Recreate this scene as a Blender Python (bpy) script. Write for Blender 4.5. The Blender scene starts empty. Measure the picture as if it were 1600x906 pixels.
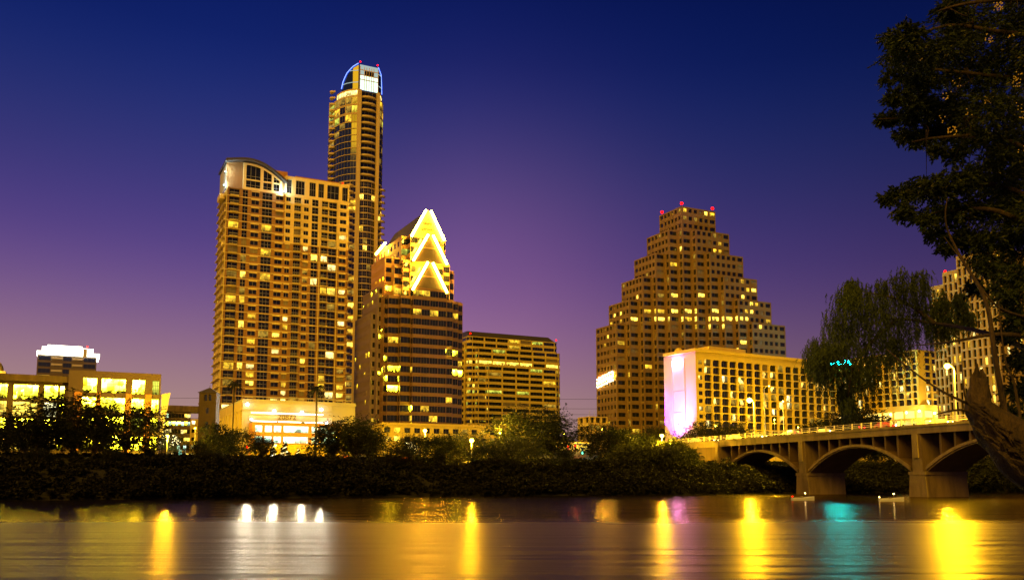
import bpy, math, random
import numpy as np
R = math.radians
rnd = random.Random(7)
SC = bpy.context.scene
COL = SC.collection

# ---------------------------------------------------------------- camera
TH = R(6.4); FPX = 1400.0; HC = 3.0; SHIFT = 140.0
cam = bpy.data.cameras.new('camera'); camo = bpy.data.objects.new('camera', cam); COL.objects.link(camo)
camo.location = (0, 0, HC); camo.rotation_euler = (R(90)+TH, 0, 0)
cam.sensor_width = 36; cam.lens = 36*FPX/1600; cam.shift_y = SHIFT/1600
cam.clip_start = 0.3; cam.clip_end = 6000
SC.camera = camo

# ---------------------------------------------------------------- world: dusk sky
wd = bpy.data.worlds.new('World'); SC.world = wd; wd.use_nodes = True
nt = wd.node_tree; nt.nodes.clear()
def N(t, ty, **kw):
    n = t.nodes.new(ty)
    for k, v in kw.items(): setattr(n, k, v)
    return n
def hexlin(h):
    o = []
    for i in (0, 2, 4):
        c = int(h[i:i+2], 16)/255
        o.append(c/12.92 if c <= .04045 else ((c+.055)/1.055)**2.4)
    return (*o, 1)
def math_n(t, op, a, b=None, c=None, clamp=False):
    n = N(t, 'ShaderNodeMath', operation=op); n.use_clamp = clamp
    for i, x in enumerate((a, b, c)):
        if x is None: continue
        if isinstance(x, (int, float)): n.inputs[i].default_value = x
        else: t.links.new(x, n.inputs[i])
    return n.outputs[0]
tc = N(nt, 'ShaderNodeTexCoord'); sx = N(nt, 'ShaderNodeSeparateXYZ'); nt.links.new(tc.outputs['Generated'], sx.inputs[0])
X, Y, Z = sx.outputs
hor = math_n(nt, 'SQRT', math_n(nt, 'ADD', math_n(nt, 'MULTIPLY', X, X), math_n(nt, 'MULTIPLY', Y, Y)))
elev = math_n(nt, 'ARCTAN2', Z, hor)                    # radians above the horizon
az = math_n(nt, 'DIVIDE', X, math_n(nt, 'MAXIMUM', hor, 0.001))
# the west (left) keeps more of the afterglow, so the gradient is stretched upwards there
el2 = math_n(nt, 'ADD', elev, math_n(nt, 'MULTIPLY', az, 0.035))
rp = N(nt, 'ShaderNodeValToRGB'); cr = rp.color_ramp; cr.interpolation = 'B_SPLINE'
stops = [(-.02, 'c09a80'), (.06, 'b49088'), (.12, '9a748e'), (.18, '775890'), (.24, '56438a'), (.31, '3b3a7e'), (.38, '223076'), (.45, '0e226c'), (.56, '061454'), (.9, '020a36')]
cr.elements[0].position = (stops[0][0]+.05)/1.0; cr.elements[0].color = hexlin(stops[0][1])
cr.elements[1].position = (stops[1][0]+.05)/1.0; cr.elements[1].color = hexlin(stops[1][1])
for p, h in stops[2:]:
    e = cr.elements.new(p+.05); e.color = hexlin(h)
nt.links.new(math_n(nt, 'ADD', el2, .05), rp.inputs[0])
# glow of the lit city in the air over the centre
ga = math_n(nt, 'DIVIDE', math_n(nt, 'SUBTRACT', az, -.03), .17)
gb = math_n(nt, 'DIVIDE', math_n(nt, 'SUBTRACT', elev, .21), .15)
gq = math_n(nt, 'ADD', math_n(nt, 'MULTIPLY', ga, ga), math_n(nt, 'MULTIPLY', gb, gb))
gl = math_n(nt, 'POWER', 2.718, math_n(nt, 'MULTIPLY', gq, -1.0))
gl = math_n(nt, 'MULTIPLY', gl, math_n(nt, 'GREATER_THAN', Y, 0.0))
mixg = N(nt, 'ShaderNodeMix', data_type='RGBA'); mixg.blend_type = 'ADD'
nt.links.new(math_n(nt, 'MULTIPLY', gl, 1.1), mixg.inputs['Factor'])
nt.links.new(rp.outputs[0], mixg.inputs[6]); mixg.inputs[7].default_value = (.10, .035, .045, 1)
# darker towards the east (right)
dk = N(nt, 'ShaderNodeMapRange'); dk.inputs[1].default_value = -.05; dk.inputs[2].default_value = .5; dk.inputs[3].default_value = 1.0; dk.inputs[4].default_value = .50
nt.links.new(az, dk.inputs[0])
# faint soft mottling, as thin high haze
nz = N(nt, 'ShaderNodeTexNoise'); nz.inputs['Scale'].default_value = 2.2; nz.inputs['Detail'].default_value = 2
nt.links.new(tc.outputs['Generated'], nz.inputs[0])
mv = math_n(nt, 'MULTIPLY', dk.outputs[0], math_n(nt, 'ADD', math_n(nt, 'MULTIPLY', nz.outputs[0], .22), .89))
sc_ = N(nt, 'ShaderNodeVectorMath', operation='SCALE'); nt.links.new(mixg.outputs[2], sc_.inputs[0]); nt.links.new(mv, sc_.inputs['Scale'])
bg = N(nt, 'ShaderNodeBackground'); bg.inputs[1].default_value = 0.90
nt.links.new(sc_.outputs[0], bg.inputs[0])
wo = N(nt, 'ShaderNodeOutputWorld'); nt.links.new(bg.outputs[0], wo.inputs[0])

# ---------------------------------------------------------------- the sodium-coloured glow of the city on the facades (soft)
sun = bpy.data.lights.new('city_glow', 'SUN'); sun.energy = 3.1; sun.angle = R(35); sun.color = (1.0, .53, .0)
suno = bpy.data.objects.new('city_glow', sun); COL.objects.link(suno)
suno.rotation_euler = (R(52), 0, R(-24))

vs = SC.view_settings; vs.view_transform = 'Standard'; vs.look = 'None'; vs.exposure = 0; vs.gamma = 1; vs.use_curve_mapping = False
cy = SC.cycles; cy.use_denoising = True; cy.max_bounces = 4; cy.diffuse_bounces = 2; cy.glossy_bounces = 3; cy.transparent_max_bounces = 4
cy.sample_clamp_indirect = 4; cy.use_light_tree = True; cy.caustics_reflective = False; cy.caustics_refractive = False

# ---------------------------------------------------------------- projection helpers (pixel of the photo -> place in the world)
cT, sT = math.cos(TH), math.sin(TH)
def Zat(py, Y):
    v = (453-py+SHIFT)/FPX
    return HC + Y*(sT+v*cT)/(cT-v*sT)
def W(px, py, Y):
    v = (453-py+SHIFT)/FPX; dy = cT-v*sT
    return ((px-800)/FPX*Y/dy, Y, HC+Y*(sT+v*cT)/dy)
def Xat(px, Y, z=9): return (px-800)/FPX*(Y*cT+(z-HC)*sT)
def along(P, d, px, z):
    q = px-800
    return (q*(P[1]*cT+(z-HC)*sT)-FPX*P[0])/(FPX*d[0]-q*d[1]*cT)

# ---------------------------------------------------------------- materials
MATS = {}
def mat(name, col=(.5, .5, .5), rough=.7, metal=0, noise=0, nscale=.4, bump=(.25, .1), emit=None, estr=0, spec=.5, streak=False, joints=None):
    m = bpy.data.materials.new(name); m.use_nodes = True; t = m.node_tree
    b = t.nodes['Principled BSDF']; b.inputs['Roughness'].default_value = rough; b.inputs['Metallic'].default_value = metal
    b.inputs['Specular IOR Level'].default_value = spec
    b.inputs['Base Color'].default_value = (*col, 1)
    if noise or joints:
        g = N(t, 'ShaderNodeNewGeometry'); src = g.outputs['Position']
        mp = N(t, 'ShaderNodeMapping'); t.links.new(src, mp.inputs[0])
        mp.inputs['Scale'].default_value = (1, 1, .22) if streak else (1, 1, 1)
        n1 = N(t, 'ShaderNodeTexNoise'); n1.inputs['Scale'].default_value = nscale; n1.inputs['Detail'].default_value = 5; n1.inputs['Roughness'].default_value = .65
        t.links.new(mp.outputs[0], n1.inputs[0])
        mr = N(t, 'ShaderNodeMapRange'); mr.inputs[1].default_value = .25; mr.inputs[2].default_value = .75
        mr.inputs[3].default_value = 1-noise; mr.inputs[4].default_value = 1+noise; t.links.new(n1.outputs[0], mr.inputs[0])
        f = mr.outputs[0]
        if joints:
            s2 = N(t, 'ShaderNodeSeparateXYZ'); t.links.new(src, s2.inputs[0])
            hh = math_n(t, 'FRACT', math_n(t, 'DIVIDE', s2.outputs[2], joints))
            f = math_n(t, 'MULTIPLY', f, math_n(t, 'SUBTRACT', 1, math_n(t, 'MULTIPLY', math_n(t, 'LESS_THAN', hh, .05), .3)))
        v = N(t, 'ShaderNodeVectorMath', operation='SCALE'); v.inputs[0].default_value = col; t.links.new(f, v.inputs['Scale'])
        t.links.new(v.outputs[0], b.inputs['Base Color'])
        bp = N(t, 'ShaderNodeBump'); bp.inputs['Strength'].default_value = bump[0]; bp.inputs['Distance'].default_value = bump[1]
        t.links.new(n1.outputs[0], bp.inputs['Height']); t.links.new(bp.outputs[0], b.inputs['Normal'])
    if emit:
        b.inputs['Emission Color'].default_value = (*emit, 1); b.inputs['Emission Strength'].default_value = estr
    MATS[name] = m; return m
def room_mat(name, col, strength, dark=.15, scale=.9, top=.5, slit=False, pw=1.0):
    """a lit room behind glass: bright ceiling, furniture, curtains and people lower down"""
    m = bpy.data.materials.new(name); m.use_nodes = True; t = m.node_tree; b = t.nodes['Principled BSDF']
    b.inputs['Base Color'].default_value = (.02, .02, .02, 1); b.inputs['Roughness'].default_value = .15
    g = N(t, 'ShaderNodeNewGeometry'); mp = N(t, 'ShaderNodeMapping'); mp.inputs['Scale'].default_value = (1, 1, .8); t.links.new(g.outputs['Position'], mp.inputs[0])
    n1 = N(t, 'ShaderNodeTexVoronoi', distance='CHEBYCHEV'); n1.inputs['Scale'].default_value = scale; t.links.new(mp.outputs[0], n1.inputs['Vector'])
    n2 = N(t, 'ShaderNodeTexNoise'); n2.inputs['Scale'].default_value = .23; n2.inputs['Detail'].default_value = 1; t.links.new(g.outputs['Position'], n2.inputs[0])
    n3 = N(t, 'ShaderNodeTexNoise'); n3.inputs['Scale'].default_value = 1.7; n3.inputs['Detail'].default_value = 3; t.links.new(g.outputs['Position'], n3.inputs[0])
    cs = N(t, 'ShaderNodeSeparateColor'); t.links.new(n1.outputs['Color'], cs.inputs[0])
    uv = N(t, 'ShaderNodeUVMap'); us = N(t, 'ShaderNodeSeparateXYZ'); t.links.new(uv.outputs[0], us.inputs[0])
    h = math_n(t, 'POWER', us.outputs[1], 1.4)
    f = math_n(t, 'ADD', math_n(t, 'MULTIPLY', cs.outputs[0], .9), math_n(t, 'MULTIPLY', h, top))
    f = math_n(t, 'MULTIPLY', f, math_n(t, 'MULTIPLY', n2.outputs[0], 2.2))
    sil = math_n(t, 'GREATER_THAN', math_n(t, 'ADD', n3.outputs[0], math_n(t, 'MULTIPLY', us.outputs[1], .55)), .56)
    f = math_n(t, 'MULTIPLY', f, math_n(t, 'ADD', math_n(t, 'MULTIPLY', sil, 1-dark), dark))
    f = math_n(t, 'POWER', f, pw)
    if slit:   # half drawn curtains: only a strip of the room shows
        pos = math_n(t, 'ADD', math_n(t, 'MULTIPLY', n2.outputs[0], 1.4), -.3)
        w_ = math_n(t, 'LESS_THAN', math_n(t, 'ABSOLUTE', math_n(t, 'SUBTRACT', us.outputs[0], pos)), .20)
        f = math_n(t, 'MULTIPLY', f, math_n(t, 'ADD', math_n(t, 'MULTIPLY', w_, .95), .05))
    b.inputs['Emission Color'].default_value = (*col, 1)
    t.links.new(math_n(t, 'MULTIPLY', f, strength), b.inputs['Emission Strength'])
    MATS[name] = m; return m
mat('glass_dark', (.012, .013, .018), .08, spec=.6)
mat('glass_blue', (.012, .02, .05), .06, spec=.9)
mat('glass_brown', (.018, .010, .004), .12, spec=.45)
mat('blind', (.20, .15, .09), .8, noise=.3, nscale=1.5)
room_mat('lit_bright', (1, .66, .07), 3.2)
room_mat('lit_mid', (1, .58, .03), 1.4)
room_mat('lit_dim', (.85, .50, .05), .5)
room_mat('lit_pale', (1, .76, .22), 2.6)
room_mat('lit_green', (.75, .80, .08), 1.0)
room_mat('lit_office', (1, .84, .02), 16, dark=.02, scale=.9, top=1.1, pw=3.0)
room_mat('lit_cool', (.62, 1, .72), 2.6, dark=.55, scale=.5, top=.6)
room_mat('lit_white', (1, .93, .45), 3.6, dark=.6, scale=.35, top=.8)
for _n, _c, _s in (('slit_bright', (1, .66, .12), 4.0), ('slit_pale', (1, .8, .3), 3.4), ('slit_mid', (1, .58, .08), 2.2)): room_mat(_n, _c, _s, slit=True)
room_mat('lit_tv', (.12, .12, 1), 1.2)
mat('brick_brown', (.26, .125, .035), .85, noise=.18, nscale=.5, streak=True)
mat('stone_cream', (.64, .46, .18), .8, noise=.12, nscale=.4, streak=True)
mat('slab_cream', (.62, .45, .18), .8, noise=.1)
mat('granite_tan', (.195, .115, .04), .7, noise=.12, nscale=.3, streak=True, joints=3.6)
mat('granite_dark', (.17, .085, .03), .6, noise=.15, nscale=.3, streak=True)
mat('prow_dark', (.022, .011, .004), .5, noise=.15)
mat('granite_rose', (.42, .21, .08), .6, noise=.12, nscale=.3, streak=True)
mat('panel_violet', (.17, .11, .11), .6, noise=.1, nscale=.3, streak=True)
mat('limestone', (.58, .42, .09), .8, noise=.1, nscale=.3, streak=True)
mat('stucco_gold', (.70, .50, .08), .85, noise=.1, nscale=.25, streak=True)
mat('stucco_pale', (.66, .54, .46), .85, noise=.08, nscale=.25, streak=True)
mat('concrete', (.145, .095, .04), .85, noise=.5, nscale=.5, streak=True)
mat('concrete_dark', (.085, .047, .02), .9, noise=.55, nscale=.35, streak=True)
mat('plaster_white', (.44, .38, .26), .8, noise=.07, nscale=.3, streak=True)
mat('tower_tan', (.36, .24, .08), .8, noise=.1, nscale=.3, streak=True)
mat('terracotta', (.60, .27, .08), .85, noise=.1, nscale=.4)
mat('roof_dark', (.06, .045, .04), .7, noise=.2)
mat('roof_metal', (.10, .085, .08), .45, metal=.5, noise=.1)
mat('brown_metal', (.14, .09, .06), .5, noise=.1)
mat('mullion', (.30, .26, .20), .5)
mat('mullion_dark', (.07, .06, .05), .5)
mat('steel', (.45, .42, .36), .45, metal=.6, noise=.15, nscale=2)
mat('steel_dark', (.06, .055, .05), .5, metal=.3)
mat('asphalt', (.05, .05, .05), .9, noise=.2, nscale=1)
mat('paving', (.28, .25, .2), .9, noise=.15, nscale=1)
mat('road_paint', (.75, .75, .7), .7)
mat('soil', (.010, .008, .004), .95, noise=.4, nscale=.3)
mat('bark', (.055, .034, .015), .95, noise=.75, nscale=4.5, bump=(1, .35), streak=True)
mat('bark_dark', (.05, .035, .02), .95, noise=.4, nscale=2)
mat('brick_tower', (.032, .015, .007), .9, noise=.2, nscale=1.2)
mat('rubber', (.02, .02, .02), .8)
mat('paint_red', (.35, .02, .015), .3); mat('paint_silver', (.5, .5, .5), .3, metal=.4); mat('paint_black', (.02, .02, .022), .25)
mat('paint_blue', (.03, .06, .2), .3); mat('paint_white', (.75, .75, .72), .35)
def emi(name, col, s): return mat(name, (.02, .02, .02), .6, emit=col, estr=s)
emi('lamp_sodium', (1, .64, .03), 70); emi('lamp_white', (.93, 1, .97), 13); emi('lamp_red', (1, .0, .0), 9); emi('lamp_warm', (1, .70, .2), 14)
emi('tube_gold', (1, .55, .035), 190); emi('neon_blue', (.02, .10, 1), 1.8); emi('neon_core', (.30, .45, 1), 2.6); emi('crown_white', (.70, 1, .80), 1.6)
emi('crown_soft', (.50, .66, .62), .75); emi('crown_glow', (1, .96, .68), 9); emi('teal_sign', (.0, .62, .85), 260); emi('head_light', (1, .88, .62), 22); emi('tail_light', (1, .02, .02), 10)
emi('signal_green', (.1, 1, .55), 12); emi('glow_violet', (.8, .45, 1), 20); emi('fairy', (1, .9, .45), 10); emi('sign_white', (1, .93, .62), 7); emi('sign_red', (1, .12, .03), 5); emi('panel_glow_yellow', (1, .62, .05), 2.2)
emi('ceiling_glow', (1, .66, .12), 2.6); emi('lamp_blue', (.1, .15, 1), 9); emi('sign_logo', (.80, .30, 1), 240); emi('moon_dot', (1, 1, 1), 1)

def leaf_mat(name, c1, c2, c3=None):
    m = bpy.data.materials.new(name); m.use_nodes = True; t = m.node_tree; b = t.nodes['Principled BSDF']; b.inputs['Roughness'].default_value = .65
    b.inputs['Specular IOR Level'].default_value = .25
    g = N(t, 'ShaderNodeNewGeometry')
    r = N(t, 'ShaderNodeValToRGB'); r.color_ramp.elements[0].color = (*c1, 1); r.color_ramp.elements[1].color = (*c2, 1)
    if c3: e = r.color_ramp.elements.new(.93); e.color = (*c2, 1); r.color_ramp.elements[-1].color = (*c3, 1)
    t.links.new(g.outputs['Random Per Island'], r.inputs[0]); t.links.new(r.outputs[0], b.inputs['Base Color'])
    tr = N(t, 'ShaderNodeBsdfTranslucent'); t.links.new(r.outputs[0], tr.inputs[0])
    mx = N(t, 'ShaderNodeMixShader'); mx.inputs[0].default_value = .3
    t.links.new(b.outputs[0], mx.inputs[1]); t.links.new(tr.outputs[0], mx.inputs[2])
    t.links.new(mx.outputs[0], t.nodes['Material Output'].inputs[0])
    MATS[name] = m
leaf_mat('leaf_bank', (.006, .007, .002), (.016, .018, .004))
leaf_mat('leaf_brush', (.004, .004, .001), (.013, .011, .003))
leaf_mat('leaf_olive', (.016, .017, .004), (.045, .045, .010))
leaf_mat('leaf_cypress', (.015, .025, .005), (.042, .060, .012), (.16, .14, .03))
leaf_mat('leaf_willow', (.035, .050, .008), (.085, .115, .020))

# ---------------------------------------------------------------- mesh builder
class MB:
    def __init__(s): s.v = []; s.f = []; s.m = []; s.uv = []; s.mats = []
    def mi(s, k):
        if k not in s.mats: s.mats.append(k)
        return s.mats.index(k)
    def poly(s, pts, k, uv=None):
        n = len(s.v); s.v += [tuple(p) for p in pts]; s.f.append(tuple(range(n, n+len(pts)))); s.m.append(s.mi(k)); s.uv.append(uv)
    def fbox(s, F, u0, u1, w0, w1, z0, z1, k, faces='fblrtd'):
        P = F.pt
        a, b, c, d = P(u0, w0, z0), P(u1, w0, z0), P(u1, w0, z1), P(u0, w0, z1)
        e, f, g, h = P(u0, w1, z0), P(u1, w1, z0), P(u1, w1, z1), P(u0, w1, z1)
        if 'f' in faces: s.poly((a, b, c, d), k)
        if 'b' in faces: s.poly((f, e, h, g), k)
        if 'l' in faces: s.poly((e, a, d, h), k)
        if 'r' in faces: s.poly((b, f, g, c), k)
        if 't' in faces: s.poly((d, c, g, h), k)
        if 'd' in faces: s.poly((e, f, b, a), k)
    def tube(s, pts, rad, k, seg=8, caps=True):
        pts = [np.array(p, float) for p in pts]
        if isinstance(rad, (int, float)): rad = [rad]*len(pts)
        rings = []
        T = [pts[min(i+1, len(pts)-1)]-pts[max(i-1, 0)] for i in range(len(pts))]; T = [t/(np.linalg.norm(t)+1e-9) for t in T]
        ref = np.eye(3)[int(np.argmin(np.max(np.abs(np.array(T)), axis=0)))]
        for i, p in enumerate(pts):
            t = T[i]; a = np.cross(t, ref); a /= np.linalg.norm(a)+1e-9; b = np.cross(t, a)
            n = len(s.v)
            for j in range(seg):
                an = 2*math.pi*j/seg; s.v.append(tuple(p+rad[i]*(math.cos(an)*a+math.sin(an)*b)))
            rings.append(n)
        mi = s.mi(k)
        for i in range(len(rings)-1):
            for j in range(seg):
                j2 = (j+1) % seg
                s.f.append((rings[i]+j, rings[i]+j2, rings[i+1]+j2, rings[i+1]+j)); s.m.append(mi); s.uv.append(None)
        if caps:
            s.f.append(tuple(rings[0]+j for j in range(seg))[::-1]); s.m.append(mi); s.uv.append(None)
            s.f.append(tuple(rings[-1]+j for j in range(seg))); s.m.append(mi); s.uv.append(None)
    def ball(s, c, r, k, n=8, m=6, sz=1):
        pr = []
        for i in range(m+1):
            ph = math.pi*i/m; base = len(s.v)
            for j in range(n):
                th = 2*math.pi*j/n; s.v.append((c[0]+r*math.sin(ph)*math.cos(th), c[1]+r*math.sin(ph)*math.sin(th), c[2]+r*sz*math.cos(ph)))
            pr.append(base)
        mi = s.mi(k)
        for i in range(m):
            for j in range(n):
                j2 = (j+1) % n; s.f.append((pr[i]+j, pr[i+1]+j, pr[i+1]+j2, pr[i]+j2)); s.m.append(mi); s.uv.append(None)
    def mesh(s, name):
        me = bpy.data.meshes.new(name); me.from_pydata(s.v, [], s.f)
        for k in s.mats: me.materials.append(MATS[k])
        me.polygons.foreach_set('material_index', s.m)
        if any(u is not None for u in s.uv):
            l = me.uv_layers.new(name='UVMap'); arr = []
            for f, u in zip(s.f, s.uv): arr += [c for q in (u or [(0, 0)]*len(f)) for c in q]
            l.data.foreach_set('uv', arr)
        me.update(); return me
    def build(s, name, parent=None, smooth=False):
        me = s.mesh(name)
        if smooth: me.polygons.foreach_set('use_smooth', [True]*len(me.polygons))
        return link(name, me, parent)
def link(name, me, parent=None, loc=(0, 0, 0), rz=0):
    o = bpy.data.objects.new(name, me); COL.objects.link(o); o.location = loc; o.rotation_euler = (0, 0, rz)
    if parent is not None: o.parent = parent
    return o
def thing(name, label, cat, loc=(0, 0, 0), group=None, rz=0):
    o = bpy.data.objects.new(name, None); COL.objects.link(o); o.location = loc; o.rotation_euler = (0, 0, rz)
    o['label'] = label; o['category'] = cat; o.empty_display_size = .5
    if group: o['group'] = group
    return o
def tag(o, label=None, cat=None, group=None, kind=None):
    for k, v in (('label', label), ('category', cat), ('group', group), ('kind', kind)):
        if v: o[k] = v
    return o
class Frame:
    """u to the right along the face, w inwards, z up"""
    def __init__(s, p, e): s.p = p; s.e = e; s.n = (-e[1], e[0])
    def pt(s, u, w, z): return (s.p[0]+s.e[0]*u+s.n[0]*w, s.p[1]+s.e[1]*u+s.n[1]*w, z)
    def xy(s, u, w=0): return (s.p[0]+s.e[0]*u+s.n[0]*w, s.p[1]+s.e[1]*u+s.n[1]*w)

WCACHE = {}
def window_mb(mb, P, w, h, k, nv, nh, fr):
    """pane with glazing bars; P(u, w, z)"""
    mb.poly((P(0, 0, 0), P(w, 0, 0), P(w, 0, h), P(0, 0, h)), k, [(0, 0), (1, 0), (1, 1), (0, 1)])
    b = .07
    def bar(u0, u1, z0, z1):
        mb.poly((P(u0, -.06, z0), P(u1, -.06, z0), P(u1, -.06, z1), P(u0, -.06, z1)), fr)
        if u1-u0 < .5:
            mb.poly((P(u0, 0, z0), P(u0, -.06, z0), P(u0, -.06, z1), P(u0, 0, z1)), fr); mb.poly((P(u1, -.06, z0), P(u1, 0, z0), P(u1, 0, z1), P(u1, -.06, z1)), fr)
        else:
            mb.poly((P(u0, -.06, z1), P(u1, -.06, z1), P(u1, 0, z1), P(u0, 0, z1)), fr); mb.poly((P(u0, 0, z0), P(u1, 0, z0), P(u1, -.06, z0), P(u0, -.06, z0)), fr)
    for i in range(1, nv): bar(w*i/nv-b/2, w*i/nv+b/2, 0, h)
    for i in range(1, nh): bar(0, w, h*i/nh-b/2, h*i/nh+b/2)
class Building:
    def __init__(s, name, label, cat, p, group=None, fr='mullion'):
        s.root = thing(name, label, cat, (p[0], p[1], 9), group); s.o = (p[0], p[1], 9)
        s.wall = MB(); s.win = []; s.fr = fr
    def part(s, mb, name, smooth=False):
        mb.v = [(a-s.o[0], b-s.o[1], c-s.o[2]) for a, b, c in mb.v]; return mb.build(name, s.root, smooth)
    def facade(s, p0, p1, z0, z1, nf, ops, sill=.3, head=.85, rec=.35, k='stone_cream', nv=2, nh=1, lit=None, rnd_corner=0, band=None, bandp=.15, skip=None, bandk=None):
        L = math.hypot(p1[0]-p0[0], p1[1]-p0[1]); F = Frame(p0, ((p1[0]-p0[0])/L, (p1[1]-p0[1])/L)); P = F.pt; mb = s.wall
        if isinstance(ops, tuple): n, ratio = ops; ops = [((i+.5-ratio/2)/n, (i+.5+ratio/2)/n) for i in range(n)]
        h = (z1-z0)/nf; prev = z0
        for i in range(nf):
            zb = z0+i*h+sill*h; zt = z0+i*h+head*h
            cells = [(j, a*L, b*L) for j, (a, b) in enumerate(ops) if not (skip and skip(i, j))]
            mb.poly((P(0, 0, prev), P(L, 0, prev), P(L, 0, zb), P(0, 0, zb)), bandk or k)
            u = 0
            for j, a, b in cells+[(-1, L, L)]:
                if a-u > .01: mb.poly((P(u, 0, zb), P(a, 0, zb), P(a, 0, zt), P(u, 0, zt)), k)
                u = b
                if j < 0: break
                mb.poly((P(a, 0, zb), P(b, 0, zb), P(b, rec, zb), P(a, rec, zb)), k)
                mb.poly((P(a, rec, zt), P(b, rec, zt), P(b, 0, zt), P(a, 0, zt)), k)
                if a > .01: mb.poly((P(a, 0, zb), P(a, rec, zb), P(a, rec, zt), P(a, 0, zt)), k)
                if b < L-.01: mb.poly((P(b, rec, zb), P(b, 0, zb), P(b, 0, zt), P(b, rec, zt)), k)
                if rnd_corner:
                    r = rnd_corner
                    for (cu, cz, su, sz) in ((a, zb, 1, 1), (b, zb, -1, 1), (a, zt, 1, -1), (b, zt, -1, -1)):
                        rr = r if sz < 0 else r*.35
                        pts = [P(cu, 0, cz)]+[P(cu+su*rr*(1-math.sin(t)), 0, cz+sz*rr*(1-math.cos(t))) for t in (0, .39, .785, 1.18, 1.571)]
                        mb.poly(pts if su*sz > 0 else pts[::-1], k)
                m = (lit(i, j) if lit else None) or 'glass_dark'
                s.win.append((F, a, zb, b-a, zt-zb, rec, m, nv, nh))
            prev = zt
            if band: mb.fbox(F, -bandp*.5, L+bandp*.5, -bandp, 0, z0+i*h-.13, z0+i*h+.13, band, 'flrtd')
        mb.poly((P(0, 0, prev), P(L, 0, prev), P(L, 0, z1), P(0, 0, z1)), bandk or k)
        return F, L
    def flat(s, p0, p1, z0, z1, k): s.wall.poly(((*p0, z0), (*p1, z0), (*p1, z1), (*p0, z1)), k)
    def cap(s, pts, z, k='roof_dark', par=0, pk=None):
        s.wall.poly([(*p, z) for p in pts], k)
        if par:
            n = len(pts)
            for i in range(n):
                a, b = pts[i], pts[(i+1) % n]; L = math.hypot(b[0]-a[0], b[1]-a[1])
                if L < .3: continue
                s.wall.fbox(Frame(a, ((b[0]-a[0])/L, (b[1]-a[1])/L)), 0, L, .02, .4, z, z+par, pk or k, 'fbtlr')
    def finish(s, cap=100):
        s.part(s.wall, 'wall')
        def score(w):
            F, a, zb, wd, h, rec, m, nv, nh = w
            x, y, z = F.pt(a, 0, zb); nx, ny = F.n
            d = math.hypot(x, y); facing = max(0, (x*nx+y*ny)/d)
            dd = y*cT+(z-HC)*sT; px = 800+FPX*x/dd
            return (wd*h*facing/(x*x+y*y+z*z)) * (1.6 if m.startswith('lit') else 1) * (0 if px > 1600 or px < 0 else 1)
        s.win.sort(key=score, reverse=True)
        for F, a, zb, wd, h, rec, m, nv, nh in s.win[:cap]:
            key = (round(wd, 1), round(h, 1), m, nv, nh, s.fr)
            if key not in WCACHE:
                mb = MB(); window_mb(mb, lambda u, w, z: (u, w, z), key[0], key[1], m, nv, nh, s.fr); WCACHE[key] = mb.mesh('window')
            p = F.pt(a+(wd-key[0])/2, rec, zb+(h-key[1])/2)
            o = link('window', WCACHE[key], s.root, (p[0]-s.o[0], p[1]-s.o[1], p[2]-s.o[2]), math.atan2(F.e[1], F.e[0]))
            o.location = F.pt(a+(wd-key[0])/2, rec-.01, zb+(h-key[1])/2); o.location.x -= s.o[0]; o.location.y -= s.o[1]; o.location.z -= s.o[2]
        if s.win[cap:] :
            mb = MB()
            for F, a, zb, wd, h, rec, m, nv, nh in s.win[cap:]:
                window_mb(mb, lambda u, w, z: F.pt(a+u, rec-.01+w, zb+z), wd, h, m, nv, nh, s.fr)
            o = s.part(mb, 'glazing'); o['kind'] = 'stuff'
        # dark backing is not needed: every opening holds a pane
def litf(p, keys, seed, rows=None):
    r = random.Random(seed)
    def f(i, j):
        if rows and i in rows:
            pr, ks = rows[i]
            if r.random() < pr: return r.choice(ks)
        if r.random() < p: return r.choice(keys)
        return 'blind' if r.random() < .12 else None
    return f
A = math.atan(.5)
CD = (math.cos(A), math.sin(A)); DD = (-math.sin(A), math.cos(A))
def add(p, *tv):
    x, y = p
    for t, v in tv: x += t*v[0]; y += t*v[1]
    return (x, y)
def rotdirs(a): return (math.cos(a), math.sin(a)), (-math.sin(a), math.cos(a))
def beacon(B, p, r=.7):
    r *= .78
    mb = MB(); mb.tube([(p[0], p[1], p[2]), (p[0], p[1], p[2]+1.2)], .12, 'steel_dark', 6); mb.ball((p[0], p[1], p[2]+1.2+r*.6), r, 'lamp_red'); B.part(mb, 'beacon_lamp')
def point(name, loc, col, e, parent=None, r=.3, kind='POINT', **kw):
    l = bpy.data.lights.new(name, kind); l.energy = e; l.color = col; l.shadow_soft_size = r
    for k, v in kw.items(): setattr(l, k, v)
    o = bpy.data.objects.new(name, l); COL.objects.link(o)
    if parent is not None:
        o.parent = parent; loc = tuple(loc[i]-parent.location[i] for i in range(3))
    o.location = loc; return o
def aim(o, d):
    from mathutils import Vector
    o.rotation_euler = Vector(d).to_track_quat('-Z', 'Y').to_euler()

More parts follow.
